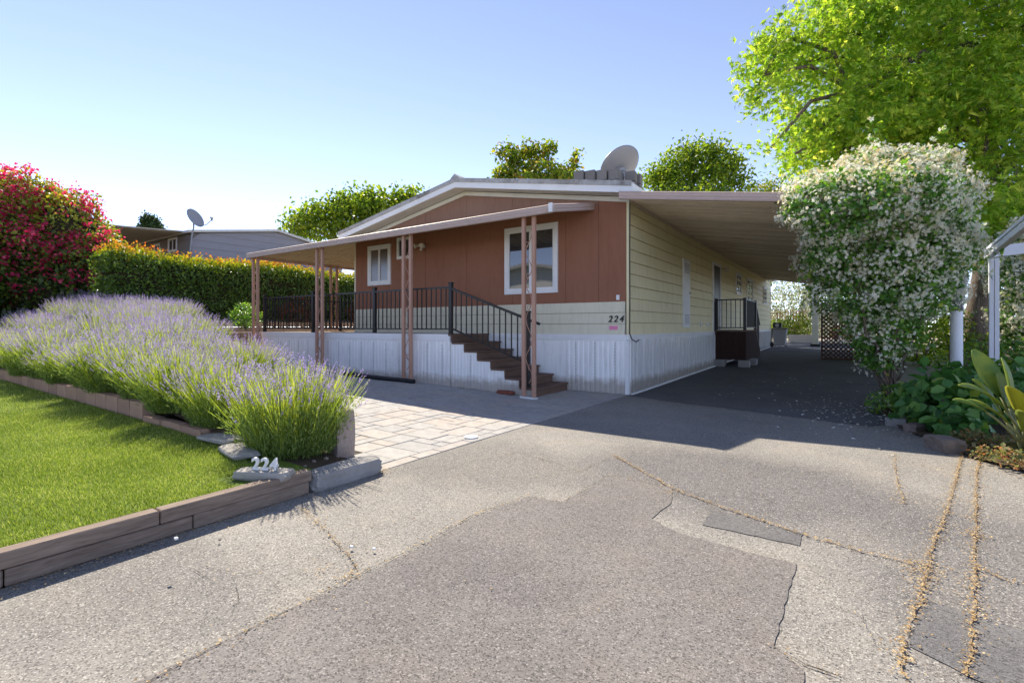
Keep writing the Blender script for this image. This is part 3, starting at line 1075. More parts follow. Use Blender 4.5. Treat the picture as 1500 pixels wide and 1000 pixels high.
for k in range(11):
    h = .2165
    MB().prism([(WX + .03, z), (WX - .018, z), (WX - .004, z + h - .002), (WX + .03, z + h - .002)], 'y', .05, WL).build('siding_board', M_CREAM, home)
    z += h
MB().box(-.02, .027, -.004, .05, 1.055, 3.42).build('corner_trim', M_YELLOW, home)
MB().box(WX - .02, WX + .04, -.006, .05, 1.055, 3.42).build('corner_trim', M_CREAM, home)
MB().box(-.02, .03, WL - .02, WL + .03, 1.055, 3.42).build('corner_trim', M_CREAM, home)

# skirting
def ribbed(x0, x1, n, amp):
    out = []
    w = (x1 - x0) / n
    for i in range(n):
        a = x0 + i * w
        out += [(a, 0), (a + w * .12, amp), (a + w * .55, amp), (a + w * .67, 0)]
    return out + [(x1, 0)]


def skirt_panel(x0, x1, y, z0, z1, parent, mat, vent=False, face=-1):
    m = MB()
    pts = ribbed(x0, x1, 4, .006)
    for (xa, ya), (xb, yb) in zip(pts, pts[1:]):
        m.add([(xa, y + face * ya, z0), (xb, y + face * yb, z0), (xb, y + face * yb, z1), (xa, y + face * ya, z1)], [(0, 1, 2, 3)])
    o = m.build('skirting_panel', mat, parent)
    if vent:
        v = MB()
        xc = (x0 + x1) / 2
        zz = z0 + .06
        while zz < z1 - .06:
            v.box(xc - .016, xc + .016, y + face * .0085 - .002, y + face * .0085 + .002, zz, zz + .01)
            zz += .026
        v.build('vent_slots', M_VENT, o)
    return o


def side_panel(y0, y1, x, z0a, z0b, z1, parent, mat, n):
    m = MB()
    pts, w = [], (y1 - y0) / n               # deep uneven corrugations with narrow valleys
    for i in range(n):
        a, d = y0 + i * w, .045 + .012 * math.sin(i * 2.3 + y0)
        pts += [(a, 0), (a + w * .03, d), (a + w * .5, d), (a + w * .53, 0), (a + w * .62, -.03), (a + w * .95, -.03)]
    pts.append((y1, 0))
    for (a, da), (b, db) in zip(pts, pts[1:]):
        m.add([(x + da, a, gz(a)), (x + db, b, gz(b)), (x + db, b, z1), (x + da, a, z1)], [(0, 1, 2, 3)])
    return m.build('skirting_panel', mat, parent)


x = -.03
k = 0
while x > -1.2:
    skirt_panel(x - .39, x, -.01, .005, .96, home, M_SKIRT, True)
    x -= .39
MB().box(WX, -.02, -.03, .02, .95, 1.055).build('skirting_cap', M_WHITE, home)
MB().box(WX, -1.2, -.005, .02, 0, .95).build('skirting_panel', M_SKIRT, home)
y = .03
while y < 18.9:
    side_panel(y, y + 1.185, .002, 0, 0, .965, home, M_SKIRTS, 11)
    y += 1.185
MB().box(-.02, .038, 0, WL, .96, 1.055).build('skirting_cap', M_WHITE, home)
MB().box(-.035, .03, -.032, .03, .005, .95).build('skirting_corner', M_WHITE, home)
MB().bar((.07, .02, .012), (.07, 18.9, gz(18.9) + .012), .03, .03).build('skirting_rail', M_WHITE, home)
MB().box(-7.4, .0, .05, 18.9, 0.05, .9).build('floor_core', M_DARK, home)

# roof
def roofline(dz, xo=.17): return [(-WX * -1 - xo, 0)]


y0, y1 = -.35, WL + .25
eL, eR = WX - .2, .2
zr = 4.30


def rz_(x): return 3.60 + (zr - 3.60) * (1 - abs(x - RIDGE) / 3.85)


MB().prism([(eL, rz_(eL)), (RIDGE, zr), (eR, rz_(eR)), (eR, rz_(eR) - .05), (RIDGE, zr - .05), (eL, rz_(eL) - .05)], 'y', y0 + .02, y1).build('roof', M_ROOF, home)


def rakeboard(name, ztop, h, ya, yb, mat, xl=eL, xr=eR, off=0):
    m = MB()
    m.prism([(xl, rz_(xl) + ztop), (RIDGE, zr + ztop), (RIDGE, zr + ztop - h), (xl, rz_(xl) + ztop - h)], 'y', ya, yb)
    m.prism([(xr, rz_(xr) + ztop), (RIDGE + .0, zr + ztop), (RIDGE + .0, zr + ztop - h), (xr, rz_(xr) + ztop - h)], 'y', ya, yb)
    return m.build(name, mat, home)


rakeboard('roof_coping', .045, .085, y0 - .03, y0 + .14, M_COPING)
rakeboard('rake_fascia', -.04, .115, y0 - .012, y0 + .02, M_WHITE, eL, eR - .01)
rakeboard('rake_soffit', -.14, .012, y0 + .02, -.022, M_SOFFIT, eL + .05, eR - .04)
rakeboard('rake_trim', -.165, .085, -.03, -.001, M_TRIMC, eL + .1, eR - .14)
MB().prism([(RIDGE - .16, zr + .0), (RIDGE - .05, zr + .10), (RIDGE + .0, zr + .135), (RIDGE + .06, zr + .09), (RIDGE + .17, zr + .0)], 'y', y0 - .02, y1).build('ridge_cap', M_COPING, home)
MB().box(eR - .03, eR + .02, y0, y1, rz_(eR) - .18, rz_(eR) + .01).build('eave_fascia', M_WHITE, home)
MB().box(eL - .02, eL + .03, y0, y1, rz_(eL) - .18, rz_(eL) + .01).build('eave_fascia', M_WHITE, home)
MB().box(0.02, eR - .03, 0, y1, 3.42, 3.432).build('eave_soffit', M_SOFFIT, home)


def window(parent, plane, a0, a1, z0, z1, at_, split=True, fw=.06, glass=M_GLASS, out=-1):
    """sliding window in the wall y = at_ ('y') or x = at_ ('x')"""
    def bx(m, a, b, c, d, p, q):
        if plane == 'y': m.box(a, b, min(at_ + out * p, at_ + out * q), max(at_ + out * p, at_ + out * q), c, d)
        else: m.box(min(at_ - out * p, at_ - out * q), max(at_ - out * p, at_ - out * q), a, b, c, d)
        return m
    m = MB()
    bx(m, a0, a1, z0, z0 + fw, -.01, .035); bx(m, a0, a1, z1 - fw, z1, -.01, .035)
    bx(m, a0, a0 + fw, z0 + fw, z1 - fw, -.01, .035); bx(m, a1 - fw, a1, z0 + fw, z1 - fw, -.01, .035)
    w = m.build('window', M_WHITE, parent)
    mid = (a0 + a1) / 2
    if split:
        m = MB(); bx(m, mid - .028, mid + .028, z0 + fw, z1 - fw, -.008, .022)
        for (a, b) in ((a0 + fw, mid - .028), (mid + .028, a1 - fw)):
            for (c, d) in ((z0 + fw, z0 + fw + .03), (z1 - fw - .03, z1 - fw)): bx(m, a, b, c, d, -.008, .02)
        bx(m, a0 + fw, a0 + fw + .028, z0 + fw + .03, z1 - fw - .03, -.008, .02)
        bx(m, a1 - fw - .028, a1 - fw, z0 + fw + .03, z1 - fw - .03, -.008, .02)
        m.build('sash', M_WHITE, w)
        for a, b in ((a0 + fw + .028, mid - .028), (mid + .028, a1 - fw - .028)):
            bx(MB(), a, b, z0 + fw + .03, z1 - fw - .03, -.004, .004).build('pane', glass, w)
    else:
        bx(MB(), a0 + fw, a1 - fw, z0 + fw, z1 - fw, -.004, .004).build('pane', glass, w)
    return w


window(home, 'y', -2.63, -1.39, 1.85, 3.2, -.001, fw=.085)
window(home, 'y', -6.9, -6.06, 2.23, 3.23, -.001, fw=.08, glass=M_GLASSB)
window(home, 'y', -5.83, -5.31, 2.82, 3.34, -.001, False, .07)
window(home, 'x', 9.92, 10.95, 2.3, 3.07, .012, fw=.07)
window(home, 'x', 12.1, 13.5, 1.9, 3.06, .012, fw=.07)
window(home, 'x', 16.4, 17.4, 2.2, 3.0, .012, fw=.07)
# wall light: two lamp heads on a plate
lt = MB().tube([(-4.95, -.001, 3.07), (-4.95, -.05, 3.07)], .06, 14).build('wall_light', M_TRIMC, home)
for dx in (-.1, .06):
    MB().tube([(-4.95, -.05, 3.07), (-4.95 + dx, -.11, 3.07), (-4.95 + dx * 1.3, -.17, 3.05)], [.015, .03, .055], 12).build('lamp_head', M_TRIMC, lt)
MB().tube([(-4.95, -.05, 3.05), (-4.95, -.09, 2.99), (-4.95, -.10, 2.95)], [.02, .035, .035], 12).build('motion_sensor', M_TRIMC, lt)
MB().box(-.21, -.15, -.014, .0, 1.67, 1.76).build('outlet_cover', M_WHITE, home, bevel=.004)
MB().box(-.34, -.18, -.0165, -.012, 1.14, 1.21).build('pink_sticker', M_PINK, home)
digits('house_numeral', '224', .16, (-.36, -.022, 1.28), (math.radians(90), 0, 0), M_BLACK, None, .004, .25, .105, home)
MB().tube([(.045, -.02, 3.5), (.05, -.025, 3.3), (.045, -.02, 2.4), (.05, -.025, 1.6), (.045, -.022, 1.08), (.09, -.04, .98), (.16, -.02, .93), (.2, .02, .97)], .011, 6).build('cable', M_BLACK, home)
# tall white heater door with louvres, screen door, lamp, outlets
hd = MB().box(.0, .035, 3.42, 4.0, 1.18, 2.78).build('heater_door', M_WHITE, home, bevel=.004)
for zz in [1.26 + .035 * i for i in range(7)] + [2.46 + .035 * i for i in range(7)]:
    MB().box(.034, .042, 3.52, 3.9, zz, zz + .014).build('louvre', M_VENT, hd)
MB().tube([(.035, 3.93, 2.0), (.07, 3.93, 2.0)], .018, 8).build('handle', M_STEEL, hd)
dm = MB()
for a, b, c, d in ((6.44, 6.52, 1.06, 3.04), (7.36, 7.44, 1.06, 3.04), (6.52, 7.36, 2.96, 3.04)): dm.box(.0, .045, a, b, c, d)
dr = dm.build('door', M_WHITE, home)
MB().box(.005, .03, 6.52, 7.36, 1.06, 2.96).build('screen', M_BLACK, dr)
MB().box(.03, .05, 6.55, 6.6, 1.9, 2.05).build('handle', M_STEEL, dr)
sl = MB().tube([(.0, 7.83, 2.95), (.04, 7.83, 2.95)], .06, 12).build('wall_light', M_TRIMC, home)
MB().tube([(.04, 7.83, 2.95), (.1, 7.78, 2.94), (.17, 7.72, 2.9)], [.02, .04, .06], 12).build('lamp_head', M_TRIMC, sl)
MB().box(.0, .03, 5.05, 5.13, 1.2, 1.34).build('outlet_cover', M_WHITE, home, bevel=.004)
MB().box(.0, .05, 5.75, 5.84, 1.2, 1.3).build('outlet_cover', M_WHITE, home, bevel=.01)

# ------------------------------------------------------------------ ballast blocks and dish on the roof
for k, (bx_, by_, bz_) in enumerate([(-1.16 + .215 * i, .55 + .06 * i, 3.83 - .012 * i + .205 * j) for i in range(4) for j in range(2)] + [(-.3, .95, 3.80 + .205 * j) for j in range(2)] + [(-.28, 1.2, 3.80 + .205 * j) for j in range(2)]):
    lab = (('upper', 'lower')[1 - k % 2] + ' grey ballast block of the ' + ('stack farthest from the dish', 'second stack from the far end', 'third stack, just before the dish', 'stack directly in front of the dish mast', 'short stack beside the dish mast', 'rear stack behind the dish mast')[k // 2] + ' on roof')
    b = rough('ballast_block', (bx_, by_, bz_ + .1), (.195, .38 if k < 8 else .2, .195), M_CBLOCK, lab, 'concrete block', 'ballast blocks under the roof dish', rz=.12 + random.uniform(-.06, .06), amp=.03, seed=k, sub=1, rnd=.02)


def dish(name, c, nrm, up, ra, rb, depth, mat, label, arm=True, mast=None):
    n = Vector(nrm).normalized()
    u = Vector(up)
    u = (u - n * u.dot(n)).normalized()
    r = u.cross(n)
    root = empty(name, mast or c, label, 'satellite dish')
    m = MB()
    c = Vector(c)
    rings, seg = 7, 40
    v = []
    for layer in (0, 1):
        for i in range(rings + 1):
            t = i / rings
            for k in range(seg):
                a = 2 * math.pi * k / seg
                v.append(c + r * ra * t * math.cos(a) + u * rb * t * math.sin(a) + n * (depth * t * t - .012 * layer))
    R = (rings + 1) * seg
    f = []
    for layer in (0, 1):
        for i in range(rings):
            for k in range(seg):
                f.append(tuple(layer * R + q for q in (i * seg + k, i * seg + (k + 1) % seg, (i + 1) * seg + (k + 1) % seg, (i + 1) * seg + k)))
    for k in range(seg):
        f.append((rings * seg + k, rings * seg + (k + 1) % seg, R + rings * seg + (k + 1) % seg, R + rings * seg + k))
    m.add(v, f)
    m.build('reflector', mat, root, smooth=True)
    return root, c, n, u, r


rt, c, n_, u_, r_ = dish('satellite_dish', at(911, 246, D=9.9), (-.718, .244, .71), (0, 0, 1), .47, .44, .09, M_GALV, 'large grey satellite dish mounted on the home roof corner', mast=at(915, 268, D=9.9))
MB().tube([c - n_ * .01 - u_ * .1, c - n_ * .06 - u_ * .12], [.16, .13], 18).build('mount_ring', M_GALV, rt)
MB().bar(c - n_ * .05 - u_ * .08, c - n_ * .17 - u_ * .16, .09, .13).build('bracket', M_STEEL, rt, bevel=.008)
bp = c - n_ * .17 - u_ * .16
MB().tube([bp, bp + Vector((0, 0, -.2)), (bp.x, bp.y, 3.74)], .032, 10).build('mast', M_STEEL, rt)
for s in (-1, 1):
    MB().tube([bp + r_ * .05 * s, c - n_ * .012 + r_ * .12 * s - u_ * .02], .012, 6).build('strut', M_STEEL, rt)
MB().tube([c + u_ * -.40 + n_ * .06, c + n_ * .42 - u_ * .28], .014, 6).build('feed_arm', M_STEEL, rt)
MB().tube([c + n_ * .42 - u_ * .28, c + n_ * .34 - u_ * .2], [.035, .028], 10).build('receiver', M_STEEL, rt)

# ------------------------------------------------------------------ patio awning
AX0, AX1, AY = -9.94, -.7, -1.45
awn = empty('patio_awning', (-5, -1.35, 0), 'tan ribbed patio awning with dusty pink gutter and posts over the front deck', 'awning')


def zA(x, y): return 3.42 - .235 * max(0, -y)


def zB(x): return 3.42 - .136 * (WX - x)


def corr(t, per): 
    q = (t / per) % 1
    return .022 if q < .42 else (-.006 if .5 < q < .92 else .008)


# front pans: one per 0.3 m, ribbed
x = AX1
while x > AX0 + .01:
    xb = max(AX0, x - .3)
    xs = [x + (xb - x) * q for q in (0, .06, .40, .48, .52, .86, .94, 1)]
    hs = [0, .022, .022, 0, 0, .022, .022, 0]
    m = MB()
    v = []
    for xx, h in zip(xs, hs):
        ys = 0 if xx >= WX else (xx - WX) * .58
        ys = min(ys, -.002)
        v += [(xx, max(ys, AY), zA(xx, ys) + h * .9), (xx, AY, zA(xx, AY) + h * .9)]
    m.add(v, [(2 * i, 2 * i + 1, 2 * i + 3, 2 * i + 2) for i in range(7)])
    m.build('roof_pan', M_AWN, awn, solid=.004)
    x = xb
y = AY
while y < 6.9:
    yb = y + .3
    ys = [y + .3 * q for q in (0, .06, .40, .48, .52, .86, .94, 1)]
    m = MB()
    v = []
    for yy, h in zip(ys, (0, .022, .022, 0, 0, .022, .022, 0)):
        xi = WX - .005 if yy > 0 else WX + yy / .58
        xi = max(xi, AX0)
        v += [(xi, yy, zB(xi) + h * .9), (AX0, yy, zB(AX0) + h * .9)]
    m.add(v, [(2 * i, 2 * i + 1, 2 * i + 3, 2 * i + 2) for i in range(7)])
    m.build('roof_pan', M_AWN, awn, solid=.004)
    y = yb


def gutter_profile():                 # (outward, up) section of the roll formed gutter
    return [(0, -.075), (.05, -.075), (.062, -.055), (.05, -.03), (.062, -.008), (.055, .02), (.066, .045), (.03, .06), (0, .06)]


zo = zA(0, AY)
MB().prism([(AY - a, zo + b) for a, b in gutter_profile()], 'x', AX0 - .03, AX1 + .02).build('gutter', M_AWNF, awn)
MB().prism([(AX0 - a, zo + b) for a, b in gutter_profile()], 'y', AY - .02, 6.9).build('gutter', M_AWNF, awn)
m = MB()
prof = gutter_profile()
v = [(AX1 + .02 + a, AY - .05, zA(0, AY) + b) for a, b in prof] + [(AX1 + .02 + a, -.01, zA(0, 0) + b - .02) for a, b in prof]
m.add(v, [(i, i + 1, i + 1 + len(prof), i + len(prof)) for i in range(len(prof) - 1)] + [tuple(range(len(prof))), tuple(range(2 * len(prof) - 1, len(prof) - 1, -1))])
m.build('end_trim', M_AWNF, awn)
MB().box(AX1 - .02, AX1 + .05, AY - .075, AY - .06, zo - .07, zo + .075).build('corner_bracket', M_WHITE, awn)
MB().bar((AX0, AY, zo + .035), (WX, 0, 3.45), .06, .03).build('hip_flashing', M_AWNF, awn)


def awning_post(pa, pb, ztop):
    a, b = Vector(pa), Vector(pb)
    plate = MB().bar((a + (a - b) * .25) + Vector((0, 0, .012)), (b + (b - a) * .25) + Vector((0, 0, .012)), .1, .024).build('post', M_STONEW, awn)
    for p in (a, b):
        MB().box(p.x - .03, p.x + .03, p.y - .03, p.y + .03, p.z + .024, ztop - .05).build('upright', M_POST, plate, bevel=.004)
    d = (b - a)
    L = d.length - .06
    d.normalize()
    mid = (a + b) / 2
    pts = [mid + d * (L * .42 * math.sin(i * .62 + .4 * math.sin(i * .21))) + Vector((0, 0, .25 + (ztop - .5 - a.z) * i / 44)) for i in range(45)]
    MB().tube(pts, .0075, 5).build('scroll_bar', M_POST, plate, smooth=True)
    for i in (4, 12, 21, 30, 39):
        p = pts[i]
        loop = [p + d * (.035 * math.cos(t)) + Vector((0, 0, .045 * math.sin(t) + .03)) for t in [2 * math.pi * j / 10 for j in range(9)]]
        MB().tube(loop, .006, 5).build('curl', M_POST, plate, smooth=True)


for xa, xb in ((-1.29, -1.09), (-4.17, -3.97), (-7.07, -6.86)):
    awning_post((xa, -1.36, pz(xa)), (xb, -1.36, pz(xb)), zo)
awning_post((-9.9, -1.36, pz(-9.9)), (-9.68, -1.36, pz(-9.9)), zo)
awning_post((-9.88, 1.0, pz(-9.9)), (-9.88, 1.22, pz(-9.9)), zo)
awning_post((-9.88, 4.4, pz(-9.9)), (-9.88, 4.62, pz(-9.9)), zo)

# ------------------------------------------------------------------ deck with steps and railing
DZ, DX0, DX1, DY = 1.05, -9.75, -3.05, -1.2
deck = empty('front_deck', (-6, -.6, 0), 'white skirted raised deck with dark steps and black railing along the front', 'deck')
y = DY + .02
while y < -.04:
    MB().box(DX0, DX1, y, y + .134, DZ - .03, DZ).build('deck_board', M_DECK, deck)
    y += .139
y = -.03
while y < 6.5:
    MB().box(DX0, WX - .03, y, y + .134, DZ - .03, DZ).build('deck_board', M_DECK, deck)
    y += .139
MB().box(DX0, DX1 - .02, DY - .02, DY + .018, DZ - .13, DZ + .004).build('fascia_board', M_WHITE, deck)
MB().box(DX0 - .02, DX0 - .001, DY - .02, 6.5, DZ - .13, DZ + .004).build('fascia_board', M_WHITE, deck)
x = DX1 - .02
while x > DX0 + .1:
    xb = max(DX0, x - .4)
    skirt_panel(xb, x, DY, pz(x) - .01, DZ - .13, deck, M_SKIRT, True)
    x -= .4
y = DY
while y < 6.4:
    MB().box(DX0 - .012, DX0, y, y + .39, .15, DZ - .13).build('skirting_panel', M_SKIRT, deck)
    y += .395
NS, RUN, RISE = 7, .31, .15
xs0 = -3.03
poly = [(DX1 - .02, -.01 + .04), (DX1 - .02, DZ)]
zz = DZ
xx = xs0
for k in range(NS - 1):
    poly += [(xx - .012, zz), (xx - .012, zz - RISE)]
    xx += RUN
    zz -= RISE
poly += [(xx - .012, zz), (xx - .012, .004)]
for k in range(NS - 1):               # stepped white side, one sheet per step
    xa, xb = xs0 + RUN * k - .012, xs0 + RUN * (k + 1) - .012
    zt = DZ - RISE * (k + 1) - .035
    skirt_panel(xa, xb, DY + .012, .004 + pz((xa + xb) / 2), zt, deck, M_SKIRT, k in (1, 4))
skirt_panel(DX1 - .02, xs0 - .012, DY + .012, .03, DZ - .14, deck, M_SKIRT)
for k in range(NS):
    xr, zt = xs0 + RUN * k, DZ - RISE * k
    if k:
        MB().box(xr - RUN - .005, xr + .028, DY - .012, -.05, zt - .034, zt).build('tread', M_DKWOOD, deck, bevel=.005)
    z0 = zt - RISE + (.0005 if k < NS - 1 else .002)
    MB().box(xr - .018, xr, DY + .0, -.06, z0, zt - .035).build('riser', M_DKWOOD, deck)
MB().box(DX1 - .06, xs0 + .028, DY - .024, -.05, DZ - .034, DZ + .006).build('tread', M_DKWOOD, deck, bevel=.005)

BAL = MB().box(-.009, .009, -.009, .009, 0, .80).build('baluster', M_BLACK).data
bpy.data.objects.remove(bpy.data.objects['baluster'])


def rail_run(a, b, posts=True):
    a, b = Vector(a), Vector(b)
    top = MB().bar(a + Vector((0, 0, .9)), b + Vector((0, 0, .9)), .05, .035).build('railing', M_BLACK, deck)
    MB().bar(a + Vector((0, 0, .1)), b + Vector((0, 0, .1)), .03, .025).build('bottom_rail', M_BLACK, top)
    L = (b - a).length
    n = int(L / .125)
    for i in range(1, n):
        p = a.lerp(b, i / n)
        inst('baluster', BAL, p + Vector((0, 0, .1)), top)
    return top


def rail_post(x, y, z0, z1):
    o = MB().box(x - .035, x + .035, y - .035, y + .035, z0, z1).box(x - .043, x + .043, y - .043, y + .043, z1, z1 + .025).build('rail_post', M_BLACK, deck, bevel=.003)
    return o


PX = [-9.68, -7.5, -5.27, -3.08]
for a, b in zip(PX, PX[1:]): rail_run((a, DY + .03, DZ), (b, DY + .03, DZ))
for p in PX: rail_post(p, DY + .03, DZ + .006, DZ + .97)
for a, b in ((DY + .03, 1.2), (1.2, 3.7), (3.7, 6.3)):
    rail_run((DX0 + .07, a, DZ), (DX0 + .07, b, DZ))
    rail_post(DX0 + .07, b, DZ + .004, DZ + .97)
# sloping stair rail
sa, sb = Vector((-3.08, DY + .03, DZ + .88)), Vector((-1.1, DY + .03, DZ + .88 - (1.98) * RISE / RUN * .72))
sl_ = (sb.z - sa.z) / (sb.x - sa.x)
tr = MB().bar(sa, sb, .05, .04).build('stair_railing', M_BLACK, deck)
MB().bar(sa - Vector((0, 0, .76)), Vector((-1.33, DY + .03, sa.z - .76 + sl_ * 1.75)), .03, .028).build('bottom_rail', M_BLACK, tr)
for i in range(1, 14):
    xx = -3.08 + .128 * i
    zt = sa.z + sl_ * (xx + 3.08)
    MB().box(xx - .009, xx + .009, DY + .021, DY + .039, zt - .76, zt).build('baluster', M_BLACK, tr)
rail_post(-1.33, DY + .03, DZ - RISE * 6 + .005, sa.z + sl_ * 1.75 + .12)

# ------------------------------------------------------------------ carport
cp = empty('carport', (3.7, 2.4, 0), 'brown ribbed carport roof with dusty pink gutter beside the yellow wall', 'carport')
CX0, CX1, CY0, CY1 = .06, 3.85, -.45, 17.4


def zC(x): return 3.40 - .165 * (x - CX0)


y = CY0
while y < CY1:
    m = MB()
    v = []
    for q, h in zip((0, .1, .38, .46, .54, .62, .9, 1), (0, .045, .045, 0, 0, .045, .045, 0)):
        yy = y + .305 * q
        v += [(CX0, yy, zC(CX0) + h), ((CX0 + CX1) / 2, yy, zC((CX0 + CX1) / 2) + h - .012), (CX1, yy, zC(CX1) + h)]
    m.add(v, [(3 * i + j, 3 * i + j + 1, 3 * i + j + 4, 3 * i + j + 3) for i in range(7) for j in range(2)])
    m.build('roof_pan', M_CARP, cp, solid=.004)
    y += .305
prof = gutter_profile()
v = [(CX0 - .02, CY0 - a, zC(CX0) + b) for a, b in prof] + [(CX1 + .05, CY0 - a, zC(CX1) + b) for a, b in prof]
MB().add(v, [(i, i + 1, i + 1 + 9, i + 9) for i in range(8)] + [tuple(range(9)), tuple(range(17, 8, -1))]).build('front_gutter', M_AWNF, cp)
MB().prism([(CX1 + a, zC(CX1) + b) for a, b in prof], 'y', CY0, CY1 + .1).build('side_gutter', M_AWNF, cp)
MB().box(.018, .06, 0.02, CY1, 3.36, 3.44).build('wall_rail', M_CARP, cp)
MB().box(CX1 - .16, CX1 - .1, CY0, CY1, zC(CX1) - .14, zC(CX1) - .005).build('beam', M_AWNF, cp)
for yy in (2.0, 7.5, 13.0, 17.0):
    MB().box(CX1 - .17, CX1 - .09, yy - .04, yy + .04, gz(yy), zC(CX1) - .14).build('post', M_POST, cp, bevel=.005)

# side porch on concrete feet
pr = empty('side_porch', (.5, 7, 0), 'small dark brown side porch with black railing under the carport', 'porch')
PY0, PY1 = 6.62, 8.5
for i in range(8):
    MB().box(.05 + i * .1, .148 + i * .1, PY0, PY0 + .03, .27, 1.06).build('panel_board', M_PORCH, pr)
for i in range(18):
    MB().box(.825, .855, PY0 + .032 + i * .105, PY0 + .135 + i * .105, .27, 1.06).build('panel_board', M_PORCH, pr)
for i in range(6):
    MB().box(.05 + i * .14, .185 + i * .14, PY0 - .015, PY1 + .02, 1.062, 1.095).build('deck_board', M_DKWOOD, pr)
for k in range(3):
    MB().box(.05, .85, PY1 + .25 * k + .03, PY1 + .25 * k + .3, .25, .86 - .2 * k).build('step', M_PORCH, pr)


def porch_rail(a, b, n, drop=0):
    a, b = Vector(a), Vector(b)
    t = MB().bar(a + Vector((0, 0, .86)), b + Vector((0, 0, .86 - drop)), .045, .035).build('railing', M_BLACK, pr)
    MB().bar(a + Vector((0, 0, .07)), b + Vector((0, 0, .07 - drop)), .03, .03).build('bottom_rail', M_BLACK, t)
    for i in range(1, n):
        p = a.lerp(b, i / n)
        dz = -drop * i / n
        MB().box(p.x - .009, p.x + .009, p.y - .009, p.y + .009, p.z + .07 + dz, p.z + .86 + dz).build('baluster', M_BLACK, t)


porch_rail((.1, PY0 + .06, 1.095), (.82, PY0 + .06, 1.095), 6)
porch_rail((.82, PY0 + .06, 1.095), (.82, PY1, 1.095), 14)
porch_rail((.82, PY1, 1.095), (.82, PY1 + .9, 1.095), 7, .7)
for px_, py_, zt in ((.08, PY0 + .06, 2.0), (.82, PY0 + .06, 2.0), (.82, PY1, 2.0)):
    MB().box(px_ - .04, px_ + .04, py_ - .04, py_ + .04, 1.1, zt).build('rail_post', M_BLACK, pr)
for k, (bx_, by_, lab) in enumerate(((.17, 6.63, 'grey concrete block under the porch corner nearest the house wall'), (.8, 6.7, 'grey concrete block under the outer front corner of the porch'), (.86, 7.55, 'grey concrete block under the outer side of the porch'))):
    rough('concrete_foot', (bx_, by_, gz(by_) + .1), (.3, .28, .2), M_CONC, None, None, amp=.05, seed=40 + k, sub=2, parent=pr)

# ------------------------------------------------------------------ far end of the drive
bn = empty('rubbish_bin', (.42, 19.4, gz(19)), 'grey lidded rubbish bin at the far end of the carport', 'bin')
zb = gz(19)
MB().prism([(.12, zb + .06), (.62, zb + .06), (.70, zb + .86), (.06, zb + .86)], 'y', 19.2, 19.75).build('body', M_STEEL, bn, bevel=.02)
MB().box(.03, .73, 19.14, 19.8, zb + .865, zb + .93).build('lid', M_GREYD, bn, bevel=.02)
for xx in (.14, .6): MB().tube([(xx - .03, 19.8, zb + .1), (xx + .03, 19.8, zb + .1)], .1, 14).build('wheel', M_BLACK, bn)
ml = empty('parked_handcart', (.1, 18.9, gz(19)), 'black handcart leaning against the skirting by the grey bin', 'handcart')
MB().tube([(-.02 + .1, 18.6, gz(19) + .1), (.12, 18.6, gz(19) + .9), (.12, 18.85, gz(19) + .9), (.1, 18.85, gz(19) + .1)], .018, 6).build('frame', M_BLACK, ml)
MB().tube([(.1, 18.56, gz(19) + .11), (.1, 18.62, gz(19) + .11)], .11, 14).build('wheel', M_BLACK, ml)
MB().box(.1, .34, 18.58, 18.88, gz(19) + .02, gz(19) + .04).build('toe_plate', M_STEEL, ml)
spk = empty('black_crate', (.28, 19.3, gz(19) + .93), 'small black crate resting on the bin lid at the drive end', 'crate')
cb = MB()
for a, b, c, d in ((.1, .46, 19.22, 19.25), (.1, .46, 19.6, 19.63), (.1, .13, 19.25, 19.6), (.43, .46, 19.25, 19.6)): cb.box(a, b, c, d, zb + .932, zb + 1.19)
cb.box(.13, .43, 19.25, 19.6, zb + .932, zb + .96)
cb.build('side', M_BLACK, spk)
MB().tube([(.28, 19.215, zb + 1.06), (.28, 19.205, zb + 1.06)], .09, 16).build('badge', M_VENT, spk)

pl = empty('planter_box', (.9, 25.2, .28), 'long pale planter box across the end of the drive', 'planter')
for k in range(3):
    MB().box(.25, 1.75, 25.0, 25.06, .24 + .16 * k, .395 + .16 * k).build('plank', M_PLANTER, pl)
MB().box(.25, .31, 25.06, 25.8, .24, .72).build('end_board', M_PLANTER, pl)
MB().box(1.69, 1.75, 25.06, 25.8, .24, .72).build('end_board', M_PLANTER, pl)
MB().box(.31, 1.69, 25.06, 25.8, .3, .66).build('soil', M_SOIL, pl)
pc = empty('porch_column', (1.82, 20.6, gz(20)), 'cream square column standing beside the dark lattice', 'column')
MB().box(1.69, 1.95, 20.47, 20.73, gz(20) + .1, 3.2).build('shaft', M_TRIMC, pc, bevel=.01)
MB().box(1.62, 2.02, 20.4, 20.8, gz(20) - .02, gz(20) + .1).build('base', M_DARK, pc, bevel=.01)

lt_ = empty('lattice_panel', (3.0, 10.9, gz(11)), 'dark brown diagonal lattice panel at the outer side of the carport', 'lattice')
LX0, LX1, LZ0, LZ1, LY = 2.5, 4.3, gz(11) + .03, 2.0, 10.9
m1, nsl = None, 0
for dirn in (1, -1):
    c0 = LX0 - (LZ1 - LZ0)
    while c0 < LX1:
        a = Vector((c0, 0, LZ0)); b = Vector((c0 + (LZ1 - LZ0), 0, LZ1))
        t0 = max(0, (LX0 - a.x) / (b.x - a.x)); t1 = min(1, (LX1 - a.x) / (b.x - a.x))
        if t1 - t0 > .03:
            p, q = a.lerp(b, t0), a.lerp(b, t1)
            if dirn < 0: p.x, q.x = LX0 + LX1 - p.x, LX0 + LX1 - q.x
            p.y = q.y = LY + (.006 if dirn > 0 else -.006)
            MB().bar(p, q, .008, .04, up=(0, 1, 0)).v
            o = MB().bar(p, q, .04, .01, up=(0, 1, 0)).build('slat', M_LATT, lt_)
        c0 += .135
